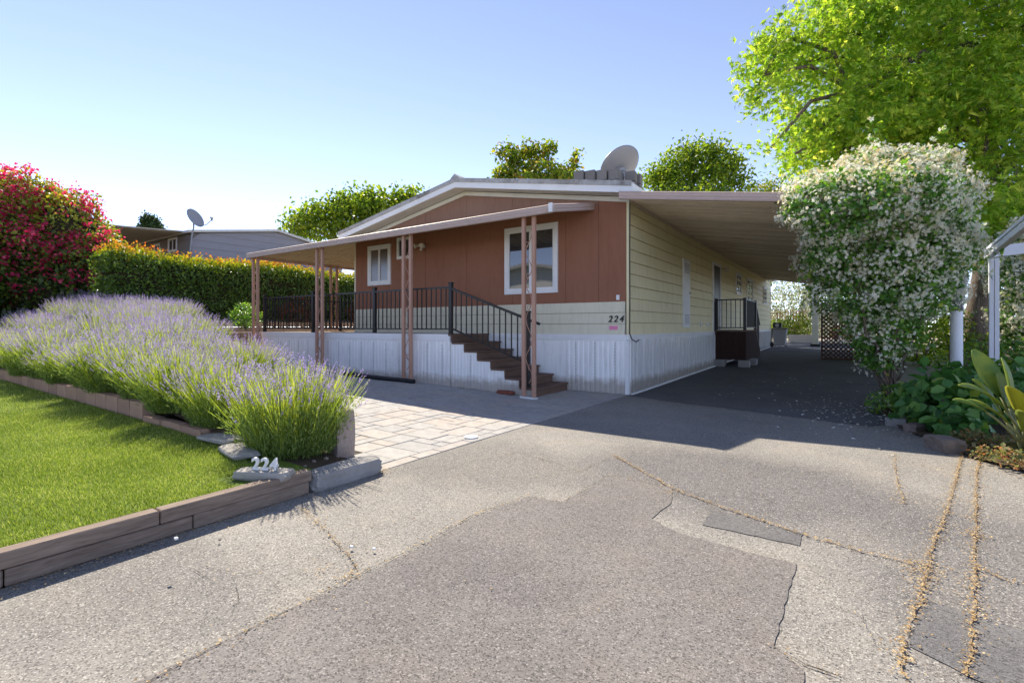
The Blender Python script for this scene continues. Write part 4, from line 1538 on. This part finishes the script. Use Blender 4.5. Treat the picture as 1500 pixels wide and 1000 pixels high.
fm = MB().box(LX0 - .05, LX0, LY - .03, LY + .03, LZ0 - .03, LZ1).box(LX1, LX1 + .05, LY - .03, LY + .03, LZ0 - .03, LZ1)
fm.box(LX0, LX1, LY - .03, LY + .03, LZ1 - .05, LZ1).box(LX0, LX1, LY - .03, LY + .03, LZ0 - .03, LZ0 + .02)
fm.build('frame', M_LATT, lt_)

fc = empty('board_fence', (-1, 32, .3), 'reddish board fence half hidden by bushes beyond the drive', 'fence')
for i in range(44):
    MB().box(-3 + .17 * i, -3 + .17 * i + .13, 32, 32.03, .3, 2.35 + .03 * (i % 3)).build('board', M_FENCE, fc)
MB().box(-3, 4.5, 32.03, 32.08, .8, .9).box(-3, 4.5, 32.03, 32.08, 1.9, 2.0).build('rail', M_FENCE, fc)


def shrub(name, lobes, n, leaf, size, label, cat='shrub', group=None, core=True, tmpl=DIAM, shell=.7, base=None, parts=()):
    b = base or (lobes[0][0], lobes[0][1], min(l[2] - l[5] for l in lobes))
    root = empty(name, b, label, cat, group)
    m = MB()
    for l in lobes:
        for k in range(3):
            limb(m, (b[0], b[1], b[2] - .05), (l[0] + random.uniform(-.5, .5) * l[3], l[1] + random.uniform(-.5, .5) * l[4], l[2] + random.uniform(-.3, .5) * l[5]), .03, .008, 0, 5, 3, .04)
    m.build('stems', M_BARK, root)
    P, d = lobe_points(lobes, n, shell)
    N = unit(d + rdir(n) * .8 + (0, 0, .3))
    leafobj('foliage', P, leaf, size, tmpl, N=N, parent=root)
    return root


shrub('flowering_shrub', [(.2, 28.5, 2.4, 1.5, 1, 2.2), (-1.2, 28, 2.8, 1.3, 1, 2.4), (.8, 29, 3.6, 1.2, 1, 1.2)], 9000, L_WHITEB, .09, 'white flowering shrub in full sun beyond the carport, left of its gap', 'shrub', 'sunlit shrubs beyond the carport')
shrub('flowering_shrub', [(2.0, 29.5, 2.8, 1.3, 1, 2.1), (1.7, 28.2, 1.4, .7, .7, .9)], 6500, L_WHITEB, .09, 'white flowering shrub in full sun beyond the cream column', 'shrub', 'sunlit shrubs beyond the carport')
shrub('tall_shrub', [(-1.5, 36, 2.6, 2.6, 1.5, 3.2), (2, 36.5, 2.8, 2.6, 1.5, 3.4), (5, 36, 2.8, 2.4, 1.5, 3)], 9000, L_TREE, .2, 'tall green shrub screen standing behind the reddish board fence', 'shrub')
shrub('green_shrub', [(.6, 26.6, 1.25, .9, .6, .7), (-.4, 26.8, 1.1, .7, .6, .6)], 3500, L_TREE, .09, 'low yellow green shrub behind the pale planter box', 'shrub')
shrub('dark_shrub', [(2.6, 26, 2.9, 1.5, 1, 1.5), (3.6, 24, 2.4, 1.2, 1, 2.0)], 4500, L_HEDGE, .1, 'dark leafy shrub above the lattice behind the carport', 'shrub')

# ------------------------------------------------------------------ left: retaining wall, hedge, bushes, neighbour
rw = empty('retaining_wall', (-12.2, 0, .3), 'tan concrete block retaining wall below the hedge', 'wall')
for r in range(6):
    y = -3.6 + (.2 if r % 2 else 0)
    while y < 9.5:
        rough('block', (-12.2, y + .2, .36 + .165 * r + .08), (.2, .392, .158), M_RWALL, None, None, rnd=.03, parent=rw, amp=.025, seed=r * 50 + int(y * 3), sub=1)
        y += .4


def boxleaf(x0, x1, y0, y1, z0, z1, n, faces):
    """leaf points over the chosen sides of a clipped hedge"""
    P, Nn = [], []
    A = {'x+': (y1 - y0) * (z1 - z0), 'y-': (x1 - x0) * (z1 - z0), 'z+': (x1 - x0) * (y1 - y0), 'x-': (y1 - y0) * (z1 - z0)}
    tot = sum(A[f] for f in faces)
    for f in faces:
        k = int(n * A[f] / tot)
        a, b, c = RNG.uniform(x0, x1, k), RNG.uniform(y0, y1, k), RNG.uniform(z0, z1, k)
        d = np.abs(RNG.normal(0, .11, k)) - .05 - .07 * np.sin(b * 2.1 + a * 3) * np.sin(c * 2.7 + b)
        if f == 'x+': a = x1 - d; nn = (1, 0, .2)
        if f == 'x-': a = x0 + d; nn = (-1, 0, .2)
        if f == 'y-': b = y0 + d; nn = (0, -1, .2)
        if f == 'z+': c = z1 - d; nn = (0, 0, 1)
        P.append(np.column_stack((a, b, c))); Nn.append(np.tile(nn, (k, 1)))
    return np.concatenate(P), np.concatenate(Nn).astype(float)


hd_ = empty('hedge', (-13.6, 2, 1.2), 'clipped dark green hedge with orange and yellow new shoots on top', 'hedge')
MB().box(-14.4, -13.2, -3.3, 12, 1.25, 3.0).build('twig_core', M_TWIG, hd_)
P, Nn = boxleaf(-14.6, -13, -3.5, 12, 1.2, 3.12, 52000, ('x+', 'y-', 'z+'))
P[:, 2] += .10 * np.sin(P[:, 1] * 1.3) * (P[:, 2] > 2.6)
leafobj('foliage', P, L_HEDGE, .075, DIAM, N=unit(Nn + rdir(len(P)) * .9), parent=hd_)
P, Nn = boxleaf(-14.6, -13, -3.5, 12, 2.9, 3.2, 13000, ('z+', 'x+'))
P[:, 2] += np.abs(RNG.normal(0, .09, len(P))) + .10 * np.sin(P[:, 1] * 1.3)
rr = np.clip((P[:, 2] - 2.95) * 1.7 + RNG.normal(0, .18, len(P)), 0, 1)
leafobj('new_shoots', P, L_NEW, .08, DIAM, T=unit(rdir(len(P)) * .8 + (0, 0, .9)), rnd=rr, parent=hd_)

rb = [(-15.2, -5.4, 2.7, 2.3, 2.0, 2.35), (-13.9, -4.6, 2.0, 1.5, 1.3, 1.5), (-13.6, -6.6, 2.3, 1.5, 1.4, 1.9), (-16.5, -7.2, 2.6, 2.2, 2, 2.4), (-13.4, -4.0, 2.5, 1.1, 1.0, 1.1), (-13.3, -3.3, 1.9, .9, .8, 1.0), lob(100, 345, 13.2, 110, 120), lob(145, 385, 12.9, 76, 90), lob(30, 310, 13.2, 150, 100), lob(165, 412, 12.6, 50, 80)]
rb = [tuple(CAM[i] + 1.22 * (l[i] - CAM[i]) for i in range(3)) + tuple(1.22 * v for v in l[3:6]) for l in rb]
red = empty('red_flowering_bush', (-19, -4.8, .6), 'big mounded bush covered in crimson flowers at the end of the hedge', 'bush')
m = MB()
for l in rb:
    for k in range(4): limb(m, (-19 + random.uniform(-.4, .4), -4.8, .5), (l[0] + random.uniform(-.8, .8), l[1] + random.uniform(-.8, .8), l[2] + random.uniform(0, 1)), .06, .015, 0, 5, 4, .05)
m.build('stems', M_BARK, red)
m = MB()
for l in rb:
    pts = [(l[0], l[1], l[2] + l[5] * .72 * math.sin(a)) for a in [(-1.2 + .3 * i) for i in range(9)]]
    m.tube(pts, [(l[3] + l[4]) * .36 * math.cos(-1.2 + .3 * i) for i in range(9)], 12)
m.build('twig_core', M_TWIG, red)
P, d = lobe_points(rb, 80000, .74)
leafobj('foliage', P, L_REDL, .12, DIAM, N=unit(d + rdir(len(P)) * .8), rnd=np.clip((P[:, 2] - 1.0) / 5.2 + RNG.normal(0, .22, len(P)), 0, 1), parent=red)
Cc, d = lobe_points(rb, 5600, .98)
k = (RNG.random(len(Cc)) < np.clip((Cc[:, 2] - 1.4) / 2.2, .05, 1)) & (np.sin(Cc[:, 0] * 3.1 + Cc[:, 2] * 2.5) + np.sin(Cc[:, 1] * 3.7) + RNG.normal(0, .8, len(Cc)) > -.1)
Cc = Cc[k]
P = clumped(Cc, 13, .09)
leafobj('flowers', P, L_REDF, .085, WIDE, parent=red)

bz0 = at(360, 462, D=14.2)
shrub('round_shrub', [(bz0.x, bz0.y, 1.5, .42, .42, .36)], 1800, L_JAS, .05, 'small round yellow green shrub on top of the retaining wall', 'shrub')
for k, (yy, lab) in enumerate(((1.6, 'red leaved shrub behind the railing, nearer the corner post'), (4.3, 'red leaved shrub behind the railing, nearer the house'))):
    shrub('red_leaved_shrub', [(-12.4, yy, 1.75, .5, .8, .5)], 900, leafmat('red_shrub_leaf%d' % k, [(0, (.1, .03, .02)), (.6, (.25, .06, .03)), (1, (.1, .13, .03))], .4), .09, lab, 'shrub', 'red leaved shrubs on the retaining wall')

# neighbour's grey home up the slope
NX0, NYF = -18.9, .86
nb = empty('neighbour_home', (NX0 - 5, NYF + 3.6, 1.6), 'grey lap sided neighbouring mobile home rising behind the hedge', 'house')
MB().prism([(NYF + .03, 1.5), (NYF + 7.2, 1.5), (NYF + 7.2, 5.0), (NYF + 3.6, 5.6), (NYF + .03, 5.0)], 'x', NX0 - 14, NX0 - .03).build('wall', M_GREYD, nb)
z = 1.7
while z < 5.5:
    zt = min(z + .305, 5.58)
    def yw(zz, s): return NYF if s < 0 and zz <= 5 else (NYF + 7.2 if zz <= 5 else (NYF + 3.6 + s * 3.6 * (1 - (zz - 5) / .6)))
    m = MB()
    m.add([(NX0 + .03, yw(z, -1), z), (NX0 + .03, yw(z, 1), z), (NX0 + .004, yw(zt, 1), zt), (NX0 + .004, yw(zt, -1), zt), (NX0 - .03, yw(z, -1), z), (NX0 - .03, yw(z, 1), z), (NX0 - .03, yw(zt, 1), zt), (NX0 - .03, yw(zt, -1), zt)],
          [(0, 1, 2, 3), (4, 7, 6, 5), (0, 4, 5, 1), (3, 2, 6, 7), (0, 3, 7, 4), (1, 5, 6, 2)])
    m.build('siding_board', M_GREYW, nb)
    if z < 4.8:
        MB().prism([(NYF - .016, z), (NYF - .003, min(zt, 4.98)), (NYF + .04, min(zt, 4.98)), (NYF + .04, z)], 'x', NX0 - 14, NX0).build('siding_board', M_GREYD, nb)
    z += .305
for s in (-1, 1):
    ye = NYF + 3.6 + s * 3.8
    MB().prism([(ye, 4.99), (NYF + 3.6, 5.62), (NYF + 3.6, 5.72), (ye, 5.09)], 'x', NX0 - 14.2, NX0 + .18).build('roof', M_SOFFIT, nb)
for a, b, c, d in ((-21.05, -20.2, 4.38, 4.98), (-22.5, -21.9, 4.38, 4.88)):
    window(nb, 'y', a, b, c, d, NYF - .012, True, .06)
for i in range(34):
    xx = NX0 - .3 - i * .3
    MB().prism([(NYF - .02, 5.06), (NYF - 3.0, 4.87), (NYF - 3.0, 4.92), (NYF - .02, 5.11)], 'x', xx - .15, xx).prism([(NYF - .02, 5.04), (NYF - 3.0, 4.85), (NYF - 3.0, 4.92), (NYF - .02, 5.11)], 'x', xx - .298, xx - .152).build('awning_pan', M_BEIGED, nb)
MB().box(NX0 - 10.6, NX0 - .25, NYF - 3.08, NYF - 2.99, 4.79, 4.94).build('awning_gutter', M_BEIGE, nb)
for xx in (-20.5, -24.5, -28.5): MB().box(xx - .05, xx + .05, NYF - 2.95, NYF - 2.85, 1.6, 4.8).build('awning_post', M_BEIGE, nb)
rt2, c2, n2, u2, r2 = dish('small_satellite_dish', at(285, 320, D=19.8), (.82, .3, .45), (0, 0, 1), .36, .42, .06, M_GALV, 'small satellite dish with long feed arm on the neighbouring roof', mast=at(281, 343, D=19.8))
b2 = c2 - n2 * .05
MB().tube([b2, b2 + Vector((0, 0, -.35)), at(281, 345, D=19.8), at(278, 372, D=19.8)], .03, 8).build('mast', M_STEEL, rt2)
e2 = at(310, 320, D=19.6)
MB().tube([c2 - u2 * .4 + n2 * .05, c2 - u2 * .3 + (e2 - c2) * .5 , e2 - Vector((0, 0, .06))], .016, 6).build('feed_arm', M_STEEL, rt2)
MB().tube([e2 - Vector((0, 0, .1)), e2 + Vector((.03, 0, .03)), e2 + Vector((-.06, 0, .05))], [.035, .045, .045], 8).build('receiver', M_STEEL, rt2)

# corrugated black drain hose, cover plate and brick on the patio
hp = []
for i in range(120):
    t = i / 119
    p = at(498, 546, z=pz(-6.3) + .04).lerp(at(606, 558, z=pz(-4.3) + .04), t)
    hp.append(Vector((p.x, min(p.y, -1.3) + .02 * math.sin(t * 9), pz(p.x) + .045)))
tag(MB().tube(hp, [.038 + .006 * (i % 2) for i in range(120)], 10).build('drain_hose', M_BLACK), 'black corrugated drain hose lying along the deck skirting', 'hose')
c = at(690, 641, z=0)
pz_ = MB().tube([(c.x, c.y, .004), (c.x, c.y, .016)], .075, 20).build('cover_plate', M_STONEW)
tag(pz_, 'small round white cover plate set on the pavers', 'cover plate')
rough('loose_brick', (-1.72, -1.28, pz(-1.7) + .035), (.34, .1, .065), M_RED, 'red brick lying against the white side of the steps', 'brick', amp=.05, seed=9)

# ------------------------------------------------------------------ trees
tb = at(1434, 512, D=13)
tb.z = .3
maple_lobes = [lob(1172, 92, 12.2, 90, 90), lob(1120, 110, 11.6, 70, 110), lob(1140, 50, 11.8, 60, 60), lob(1205, 185, 12.0, 110, 70), lob(1130, 216, 11.6, 70, 30), lob(1165, 225, 11.8, 70, 40), lob(1260, 110, 12.5, 230, 260), lob(1285, 20, 12.5, 150, 200), lob(1350, 60, 13, 300, 300), lob(1440, 200, 12, 240, 260), lob(1340, 200, 12, 260, 160), lob(1240, 215, 12, 200, 90),
               lob(1480, 40, 13, 280, 320), lob(1340, -120, 13, 360, 260), lob(1440, 310, 11, 130, 130), lob(1490, 350, 10.5, 90, 150), lob(1560, 200, 12.5, 300, 380), lob(1600, 0, 13, 380, 400), lob(1500, 290, 11, 140, 170), lob(1245, 50, 12.3, 90, 110), lob(1455, 350, 10, 90, 100), lob(1480, 320, 9.6, 100, 110)]
tree('maple_tree', tb, at(1452, 60, D=13), .26, maple_lobes, 3100, 25, .17, L_MAPLE, .125, 'huge lime green maple with star shaped leaves towering over the jasmine', tmpl=STAR, twigs=200, shell=.7)
a = at(525, 360, D=38); a.z = 1.5
tree('broad_tree', a, at(530, 330, D=38), .3, [lob(470, 328, 38, 80, 50), lob(525, 315, 38, 90, 56), lob(575, 308, 38, 90, 44), lob(432, 338, 38, 40, 30), lob(605, 295, 38, 50, 26), lob(545, 290, 38, 34, 26), lob(462, 308, 38, 26, 18), lob(500, 298, 38, 34, 22), lob(595, 288, 38, 24, 14)], 480, 22, .38, L_TREE, .3, 'dense green tree rising behind the left end of the home roof')
a = at(790, 400, D=26); a.z = .3
tree('loose_tree', a, at(790, 265, D=26), .16, [lob(748, 240, 26, 26, 56), lob(738, 262, 26, 30, 40), lob(768, 240, 26, 24, 60), lob(786, 228, 26, 20, 50), lob(804, 232, 26, 16, 56), lob(806, 214, 26, 9, 22), lob(824, 256, 26, 30, 34), lob(841, 240, 26, 16, 38), lob(790, 272, 26, 120, 40), lob(732, 222, 26, 8, 18), lob(771, 212, 26, 9, 18), lob(846, 226, 26, 7, 14)], 430, 13, .15, L_TREEB, .22, 'loose leafy tree showing above the roof ridge, left of the dish', shell=.3)
a = at(1020, 420, D=34); a.z = .3
tree('round_tree', a, at(1020, 300, D=34), .26, [lob(1010, 265, 34, 110, 80), lob(985, 248, 34, 60, 46), lob(1052, 252, 34, 66, 60), lob(1016, 226, 34, 44, 36), lob(1046, 220, 34, 34, 28), lob(960, 266, 34, 40, 34), lob(1084, 268, 34, 34, 40), lob(1070, 238, 34, 28, 24), lob(1015, 310, 34, 170, 60), lob(998, 214, 34, 18, 14)], 700, 22, .3, L_TREE, .24, 'rounded dense green tree behind the roof, right of the dish', shell=.5)
a = at(1240, 420, D=40); a.z = .3
tree('pale_tree', a, at(1180, 320, D=40), .16, [lob(1125, 282, 40, 60, 30), lob(1160, 285, 40, 60, 36)], 160, 16, .3, L_TREEB, .2, 'pale yellow green treetop just above the carport roof')
a = at(220, 380, D=46); a.z = 1.6
tree('clipped_topiary', a, at(220, 340, D=46), .2, [lob(220, 336, 46, 26, 38)], 260, 24, .16, L_CONIF, .2, 'small dark clipped tree peeking above the neighbouring roof', twigs=0)

# ------------------------------------------------------------------ jasmine vines
def jasmine(name, lobes, nl, nf, base, label, ytop, leaf=.068, fl=.043):
    root = empty(name, base, label, 'jasmine')
    m = MB()
    b = Vector(base)
    for k in range(9):
        l = lobes[k % len(lobes)]
        limb(m, b + Vector((random.uniform(-.1, .1), random.uniform(-.1, .1), -.03)), (l[0] + random.uniform(-.3, .3), l[1] + random.uniform(-.3, .3), l[2]), .022, .01, 0, 6, 8, .03)
    m.build('stems', M_BARK, root, smooth=True)
    P, d = lobe_points(lobes, nl, .72)
    P += RNG.normal(0, .03, P.shape)
    leafobj('foliage', P, L_JAS, leaf, DIAM, N=unit(d + rdir(nl) * .8), parent=root, rnd=np.clip(.42 + .22 * RNG.normal(size=nl), 0, 1))
    C, d = lobe_points(lobes, nf, .97)
    C += d * .04
    z0, z1 = min(l[2] - l[5] for l in lobes), ytop
    SC, sd = lobe_points(lobes, 70, 1.0)          # stray shoots reaching out of the mass
    m2, Ls, Fs = MB(), [], []
    for p, q in zip(SC, sd):
        if p[2] < z0 + .5: continue
        p, q = Vector(p) - Vector(q) * .1, Vector(q)
        e = p + q * random.uniform(.25, .5) + Vector((random.uniform(-.1, .1), random.uniform(-.1, .1), random.uniform(-.05, .25)))
        mid = p.lerp(e, .55) + Vector((0, 0, .05))
        m2.tube([p, mid, e], [.004, .003, .002], 4)
        for _ in range(16):
            t = random.random()
            Ls.append(p.lerp(mid, t * 2) if t < .5 else mid.lerp(e, t * 2 - 1))
            if random.random() < .3: Fs.append(Ls[-1])
    m2.build('shoots', M_BARK, root)['kind'] = 'stuff'
    leafobj('shoot_leaves', np.array(Ls) + RNG.normal(0, .012, (len(Ls), 3)), L_JAS, leaf, DIAM, parent=root)
    leafobj('shoot_flowers', clumped(np.array(Fs), 3, .02), L_JASF, fl, FLOWER, parent=root)
    t = (C[:, 2] - z0) / (z1 - z0)
    patch = np.sin(C[:, 0] * 4 + C[:, 2] * 3) * np.sin(C[:, 1] * 3.5 - C[:, 2] * 2.6)
    patch += np.sin(C[:, 0] * 11 + C[:, 1] * 7) * np.sin(C[:, 2] * 12 + C[:, 1] * 5)
    keep = RNG.random(nf) < np.clip(.16 + 1.0 * t + .34 * patch, .06, 1)
    C, d, t = C[keep], d[keep], t[keep]
    old = RNG.random(len(C)) < np.clip((t - .66) * 1.3, 0, .4)
    for nm, sel, mt in (('flowers', ~old, L_JASF), ('aging_flowers', old, L_JASY)):
        P = clumped(C[sel], 7, .04)
        Nn = unit(np.repeat(d[sel], 7, 0) + rdir(len(P)) * .6)
        leafobj(nm, P, mt, fl, FLOWER, T=rdir(len(P)), N=Nn, parent=root)
    return root


J = [lob(1290, 310, 7.1, 200, 150, 180), lob(1290, 385, 7.1, 190, 180, 180), lob(1212, 292, 6.95, 110, 70, 120), lob(1350, 350, 7.2, 110, 160, 130), lob(1295, 265, 7.2, 160, 64, 150), lob(1225, 355, 7.0, 80, 110, 100), lob(1298, 468, 7.1, 100, 110, 100), lob(1285, 520, 7.05, 46, 44, 46), lob(1338, 430, 7.2, 60, 70, 70), lob(1165, 288, 6.9, 30, 26, 40), lob(1235, 296, 6.3, 150, 90, 60), lob(1315, 290, 6.25, 140, 90, 60), lob(1325, 350, 6.5, 130, 100, 70), lob(1370, 380, 6.6, 66, 100, 60)]
jb = at(1297, 596, z=.0)
jasmine('jasmine_vine', J, 34000, 8000, (3.69, .55, 0), 'large star jasmine mass in white bloom engulfing the carport corner', 3.55)
J2 = [(3.72, .38, .2, .22, .3, .18), (3.55, .1, .16, .16, .2, .14), (3.85, -.1, .2, .22, .25, .2)]
jr = shrub('trailing_jasmine', J2, 900, L_JAS, .05, 'low trailing jasmine with a few white flowers at the vine foot', 'jasmine', base=(3.72, .2, 0))
P, d = lobe_points(J2, 46, 1.0)
leafobj('flowers', clumped(P, 3, .02), L_JASF, .042, FLOWER, T=rdir(138), N=unit(np.repeat(d, 3, 0) + rdir(138) * .5), parent=jr)['kind'] = 'stuff'
J3 = [lob(1505, 420, 8.6, 80, 170, 120), lob(1540, 470, 8.4, 110, 170, 120), lob(1515, 370, 8.5, 60, 60, 80)]
jasmine('jasmine_vine', J3, 9000, 3000, (6.2, 3.6, .2), 'second star jasmine climbing beside the pale carport post', 2.9)
# pink stake by the vine foot
sk = at(1303, 580, D=7.35)
MB_ = MB().box(sk.x - .035, sk.x + .035, sk.y - .035, sk.y + .035, 0, 1.0).build('vine_stake', M_POST, bevel=.005)
tag(MB_, 'short dusty pink stake standing at the foot of the jasmine', 'stake')

# lamp post
lpz = at(1401, 550, D=6.9)
lp = empty('lamp_post', (lpz.x, lpz.y, 0), 'white garden lamp post with black collar standing before the jasmine', 'lamp post')
MB().tube([(lpz.x, lpz.y, 0), (lpz.x, lpz.y, 1.42)], .07, 20).build('pole', M_POLE, lp, smooth=False)
MB().tube([(lpz.x, lpz.y, 1.42), (lpz.x, lpz.y, 1.53)], .078, 20).build('collar', M_BLACK, lp)
MB().tube([(lpz.x, lpz.y, 1.53), (lpz.x, lpz.y, 1.56), (lpz.x, lpz.y, 1.66), (lpz.x, lpz.y, 1.9)], [.05, .09, .1, .13], 16).build('lantern', M_STEEL, lp)
MB().tube([(lpz.x, lpz.y, 1.9), (lpz.x, lpz.y, 2.02)], [.15, .03], 16).build('lantern_cap', M_BLACK, lp)

# neighbour's carport corner at right
nc = empty('neighbour_carport', (5.0, 1.9, .0), 'pale blue grey neighbouring carport beam on a slim post', 'carport')
A, B = at(1447, 372, D=7.4), at(1447, 372, D=7.4) + Vector((0, -4, .28))
for k, (dz, w) in enumerate(((0, .2), (.05, .17), (-.05, .18))):
    MB().bar(A + Vector((0, 0, dz)), B + Vector((0, 0, dz)), .06 if k == 0 else .08, .044).build('beam', M_POLE, nc)
MB().bar(A + Vector((0, 0, .02)), A + Vector((3.5, 0, .3)), .08, .16).build('cross_beam', M_POLE, nc)
for dx in (.03, .09):
    MB().box(A.x + dx - .026, A.x + dx + .026, A.y - .06, A.y + .0, .1, A.z - .075).build('post', M_POLE, nc, bevel=.004)

# ------------------------------------------------------------------ right hand planting
rbed = [(3.74, 1.2), (3.66, .3), (3.6, -.4), (3.72, -1.1), (3.95, -1.75), (4.1, -2.25), (4.5, -2.72), (5.2, -3.0), (14, -3.2), (14, 26), (4.0, 26), (3.74, 10)]
flat('garden_bed', ragged(rbed, .15, .03, 8), M_SOIL, .03)
for k, (px, py, s, lab) in enumerate(((1312, 618, .13, 'small pale grey rock at the foot of the trailing jasmine'), (1340, 627, .14, 'reddish rock at the bed edge before the broad leaves'), (1383, 652, .2, 'flat brown rock at the kink of the planted bed edge'), (1418, 643, .12, 'pointed grey rock beside the low ground cover'))):
    c = at(px, py, z=.05)
    rough('edge_rock', c, (s * 1.5, s, s * .8), M_ROCK if k else M_CONC, lab, 'rock', 'rocks edging the right bed', rz=k, amp=.2, seed=60 + k, sub=3)

hy = [(4.1, -.9, .32, .42, .42, .3), (4.35, -.55, .45, .5, .4, .32), (3.98, -.5, .3, .3, .35, .26), (4.15, -1.35, .2, .25, .25, .18), (4.75, -.2, .5, .5, .4, .34)]
shrub('broad_leaved_shrub', hy, 1250, L_HYD, .125, 'dark green hydrangea like shrub with broad leaves below the lamp post', 'shrub', tmpl=WIDE, shell=.55, base=(4.2, -.8, .02))
P = np.column_stack((RNG.uniform(4.05, 5.4, 5200), RNG.uniform(-2.95, -1.3, 5200), RNG.uniform(.02, .14, 5200)))
kk = (P[:, 1] > -2.62 - (P[:, 0] - 4.2) * .45 + RNG.normal(0, .05, 5200)) & (P[:, 0] > 4.0 + (P[:, 1] + 2.2) * -.1) & (P[:, 0] - 4.05 > (-2.05 - P[:, 1]) * .25)
P = P[kk]
P[:, 2] += .06 * np.sin(P[:, 0] * 7) * np.sin(P[:, 1] * 8)
tag(leafobj('ground_cover', P, L_COVER, .04, DIAM, parent=None, N=unit(rdir(len(P)) * .7 + (0, 0, 1))), 'mottled cream and red leaved ground cover spilling over the bed edge', 'ground cover', kind='stuff')


def paddle(root, b, tip, w, stalk_frac=.5, sag=.12, roll=0):
    """one long stalk with a paddle shaped leaf curving along it"""
    b, tip = Vector(b), Vector(tip)
    d = tip - b
    L = d.length
    sp_ = [b + d * t + Vector((0, 0, sag * L * math.sin(math.pi * t * .9))) for t in [i / 12 for i in range(13)]]
    k0 = int(12 * stalk_frac)
    st = MB().tube(sp_[:k0 + 1], [.012 - .0005 * i for i in range(k0 + 1)], 6).build('leaf_stalk', L_BOPS, root, smooth=True)
    m = MB()
    n = 12 - k0
    v = []
    for i in range(n * 2 + 1):
        t = i / (n * 2)
        q = k0 + t * n
        j = min(int(q), 11)
        p = sp_[j].lerp(sp_[j + 1], q - j)
        tg = (sp_[j + 1] - sp_[j]).normalized()
        sd = tg.cross(Vector((0, 0, 1))).normalized()
        upv = sd.cross(tg)
        sd = (sd * math.cos(roll) + upv * math.sin(roll))
        nn = sd.cross(tg)
        ww = w * max(.04, (math.sin(math.pi * min(1, t * .93 + .05)) ** .7))
        v += [p - sd * ww + nn * ww * .35, p - sd * ww * .5 + nn * ww * .12, p, p + sd * ww * .5 + nn * ww * .12, p + sd * ww + nn * ww * .35]
    f = []
    for i in range(n * 2):
        for j in range(4): f.append((5 * i + j, 5 * i + j + 1, 5 * i + j + 6, 5 * i + j + 5))
    m.add(v, f)
    m.build('paddle', L_BOP, st, smooth=True, solid=.003)


bb = Vector((4.52, -2.02, .05))
bop = empty('bird_of_paradise_plant', bb, 'large plant with long yellow green paddle leaves at the right edge', 'plant')
for k, (px, py, D, w, sf, sag, roll) in enumerate(((1396, 592, 4.2, .034, .66, .12, .4), (1404, 573, 4.25, .042, .45, .16, .5), (1416, 592, 4.35, .042, .45, .14, .4), (1424, 560, 4.5, .05, .45, .12, .6), (1425, 514, 4.65, .06, .55, .05, .8), (1459, 545, 4.5, .05, .55, .06, .9), (1466, 527, 4.4, .055, .45, .08, .7),
                                               (1540, 500, 4.3, .042, .5, .05, 1.0), (1478, 572, 4.05, .05, .4, .12, .3), (1550, 575, 4.0, .034, .4, .14, .2), (1500, 610, 3.95, .04, .4, .14, .3))):
    paddle(bop, bb + Vector((random.uniform(-.08, .08), random.uniform(-.08, .08), 0)), at(px, py, D=D), w * 1.5, sf, sag, roll)
b3 = Vector((4.66, -2.45, .04))
bop2 = empty('broad_leaf_plant', b3, 'low pale green broad leaved plant at the bottom of the right edge', 'plant')
for a in range(6):
    t = a * 1.05 + .3
    paddle(bop2, b3, b3 + Vector((.26 * math.cos(t), .26 * math.sin(t), .2 + .05 * (a % 2))), .05, .25, .15, .3)

shrub('dark_shrub', [(5.0, 2.9, .5, .5, .5, .45), (5.5, 3.4, .55, .5, .5, .5)], 1600, L_JAS, .07, 'low leafy shrub in shade directly behind the lamp post', 'shrub')
shrub('yellow_green_shrub', [(5.0, 5.2, 1.1, .35, .5, .45), (5.4, 5.5, .7, .4, .4, .4)], 900, L_TREE, .07, 'small yellow green shrub lit between jasmine and lamp post', 'shrub')
shrub('green_shrub', [(6.2, 3.2, .5, .6, .6, .5), (6.9, 3.6, .9, .8, .8, .9)], 2600, L_TREE, .07, 'mid green shrub under the second jasmine at the right edge', 'shrub')
shrub('dark_shrub', [(9.0, 16, 1.5, 2.2, 1.2, 1.8), (6.4, 17.5, 1.5, 2.0, 1.2, 1.8), (12, 13, 1.9, 2.4, 1.5, 2.2)], 7000, L_HEDGE, .15, 'dark leafy shrub mass in the shade farthest back at right', 'shrub')
shrub('dark_shrub', [(4.9, 9.5, .9, .7, 1.2, .9), (5.0, 13, 1.4, 1.2, 1.5, 1.4)], 4200, L_TREE, .1, 'leafy shrub behind the jasmine outside the carport', 'shrub')

# the house across the road, mirrored in the big front window
ac = empty('house_across_the_road', (-11, -17, 0), 'white lap sided house mirrored in the large front window', 'house')
MB().prism([(-19, 0), (-5.5, 0), (-5.5, 3.6), (-12.2, 4.7), (-19, 3.6)], 'y', -24, -16.05).build('wall', M_WHITE, ac)
z = .1
while z < 3.5:
    MB().prism([(-16.06, z), (-16.0, z), (-16.03, z + .295), (-16.06, z + .295)], 'x', -19, -5.5).build('siding_board', M_WHITE, ac)
    z += .3
MB().prism([(-19.4, 3.55), (-12.2, 4.72), (-5.1, 3.55), (-5.1, 3.7), (-12.2, 4.9), (-19.4, 3.7)], 'y', -24, -15.6).build('roof', M_ROOF, ac)
window(ac, 'y', -10.2, -9.2, 1.2, 2.2, -15.995, True, .07, M_GLASS, 1)
tree('street_tree', (-6.5, -27, 0), (-6.5, -27, 4), .25, [(-6.5, -27, 6, 2.6, 2.6, 2.2), (-8.3, -27, 5.4, 1.8, 1.8, 1.5)], 260, 22, .35, L_TREE, .3, 'green tree beyond the house mirrored in the front window')
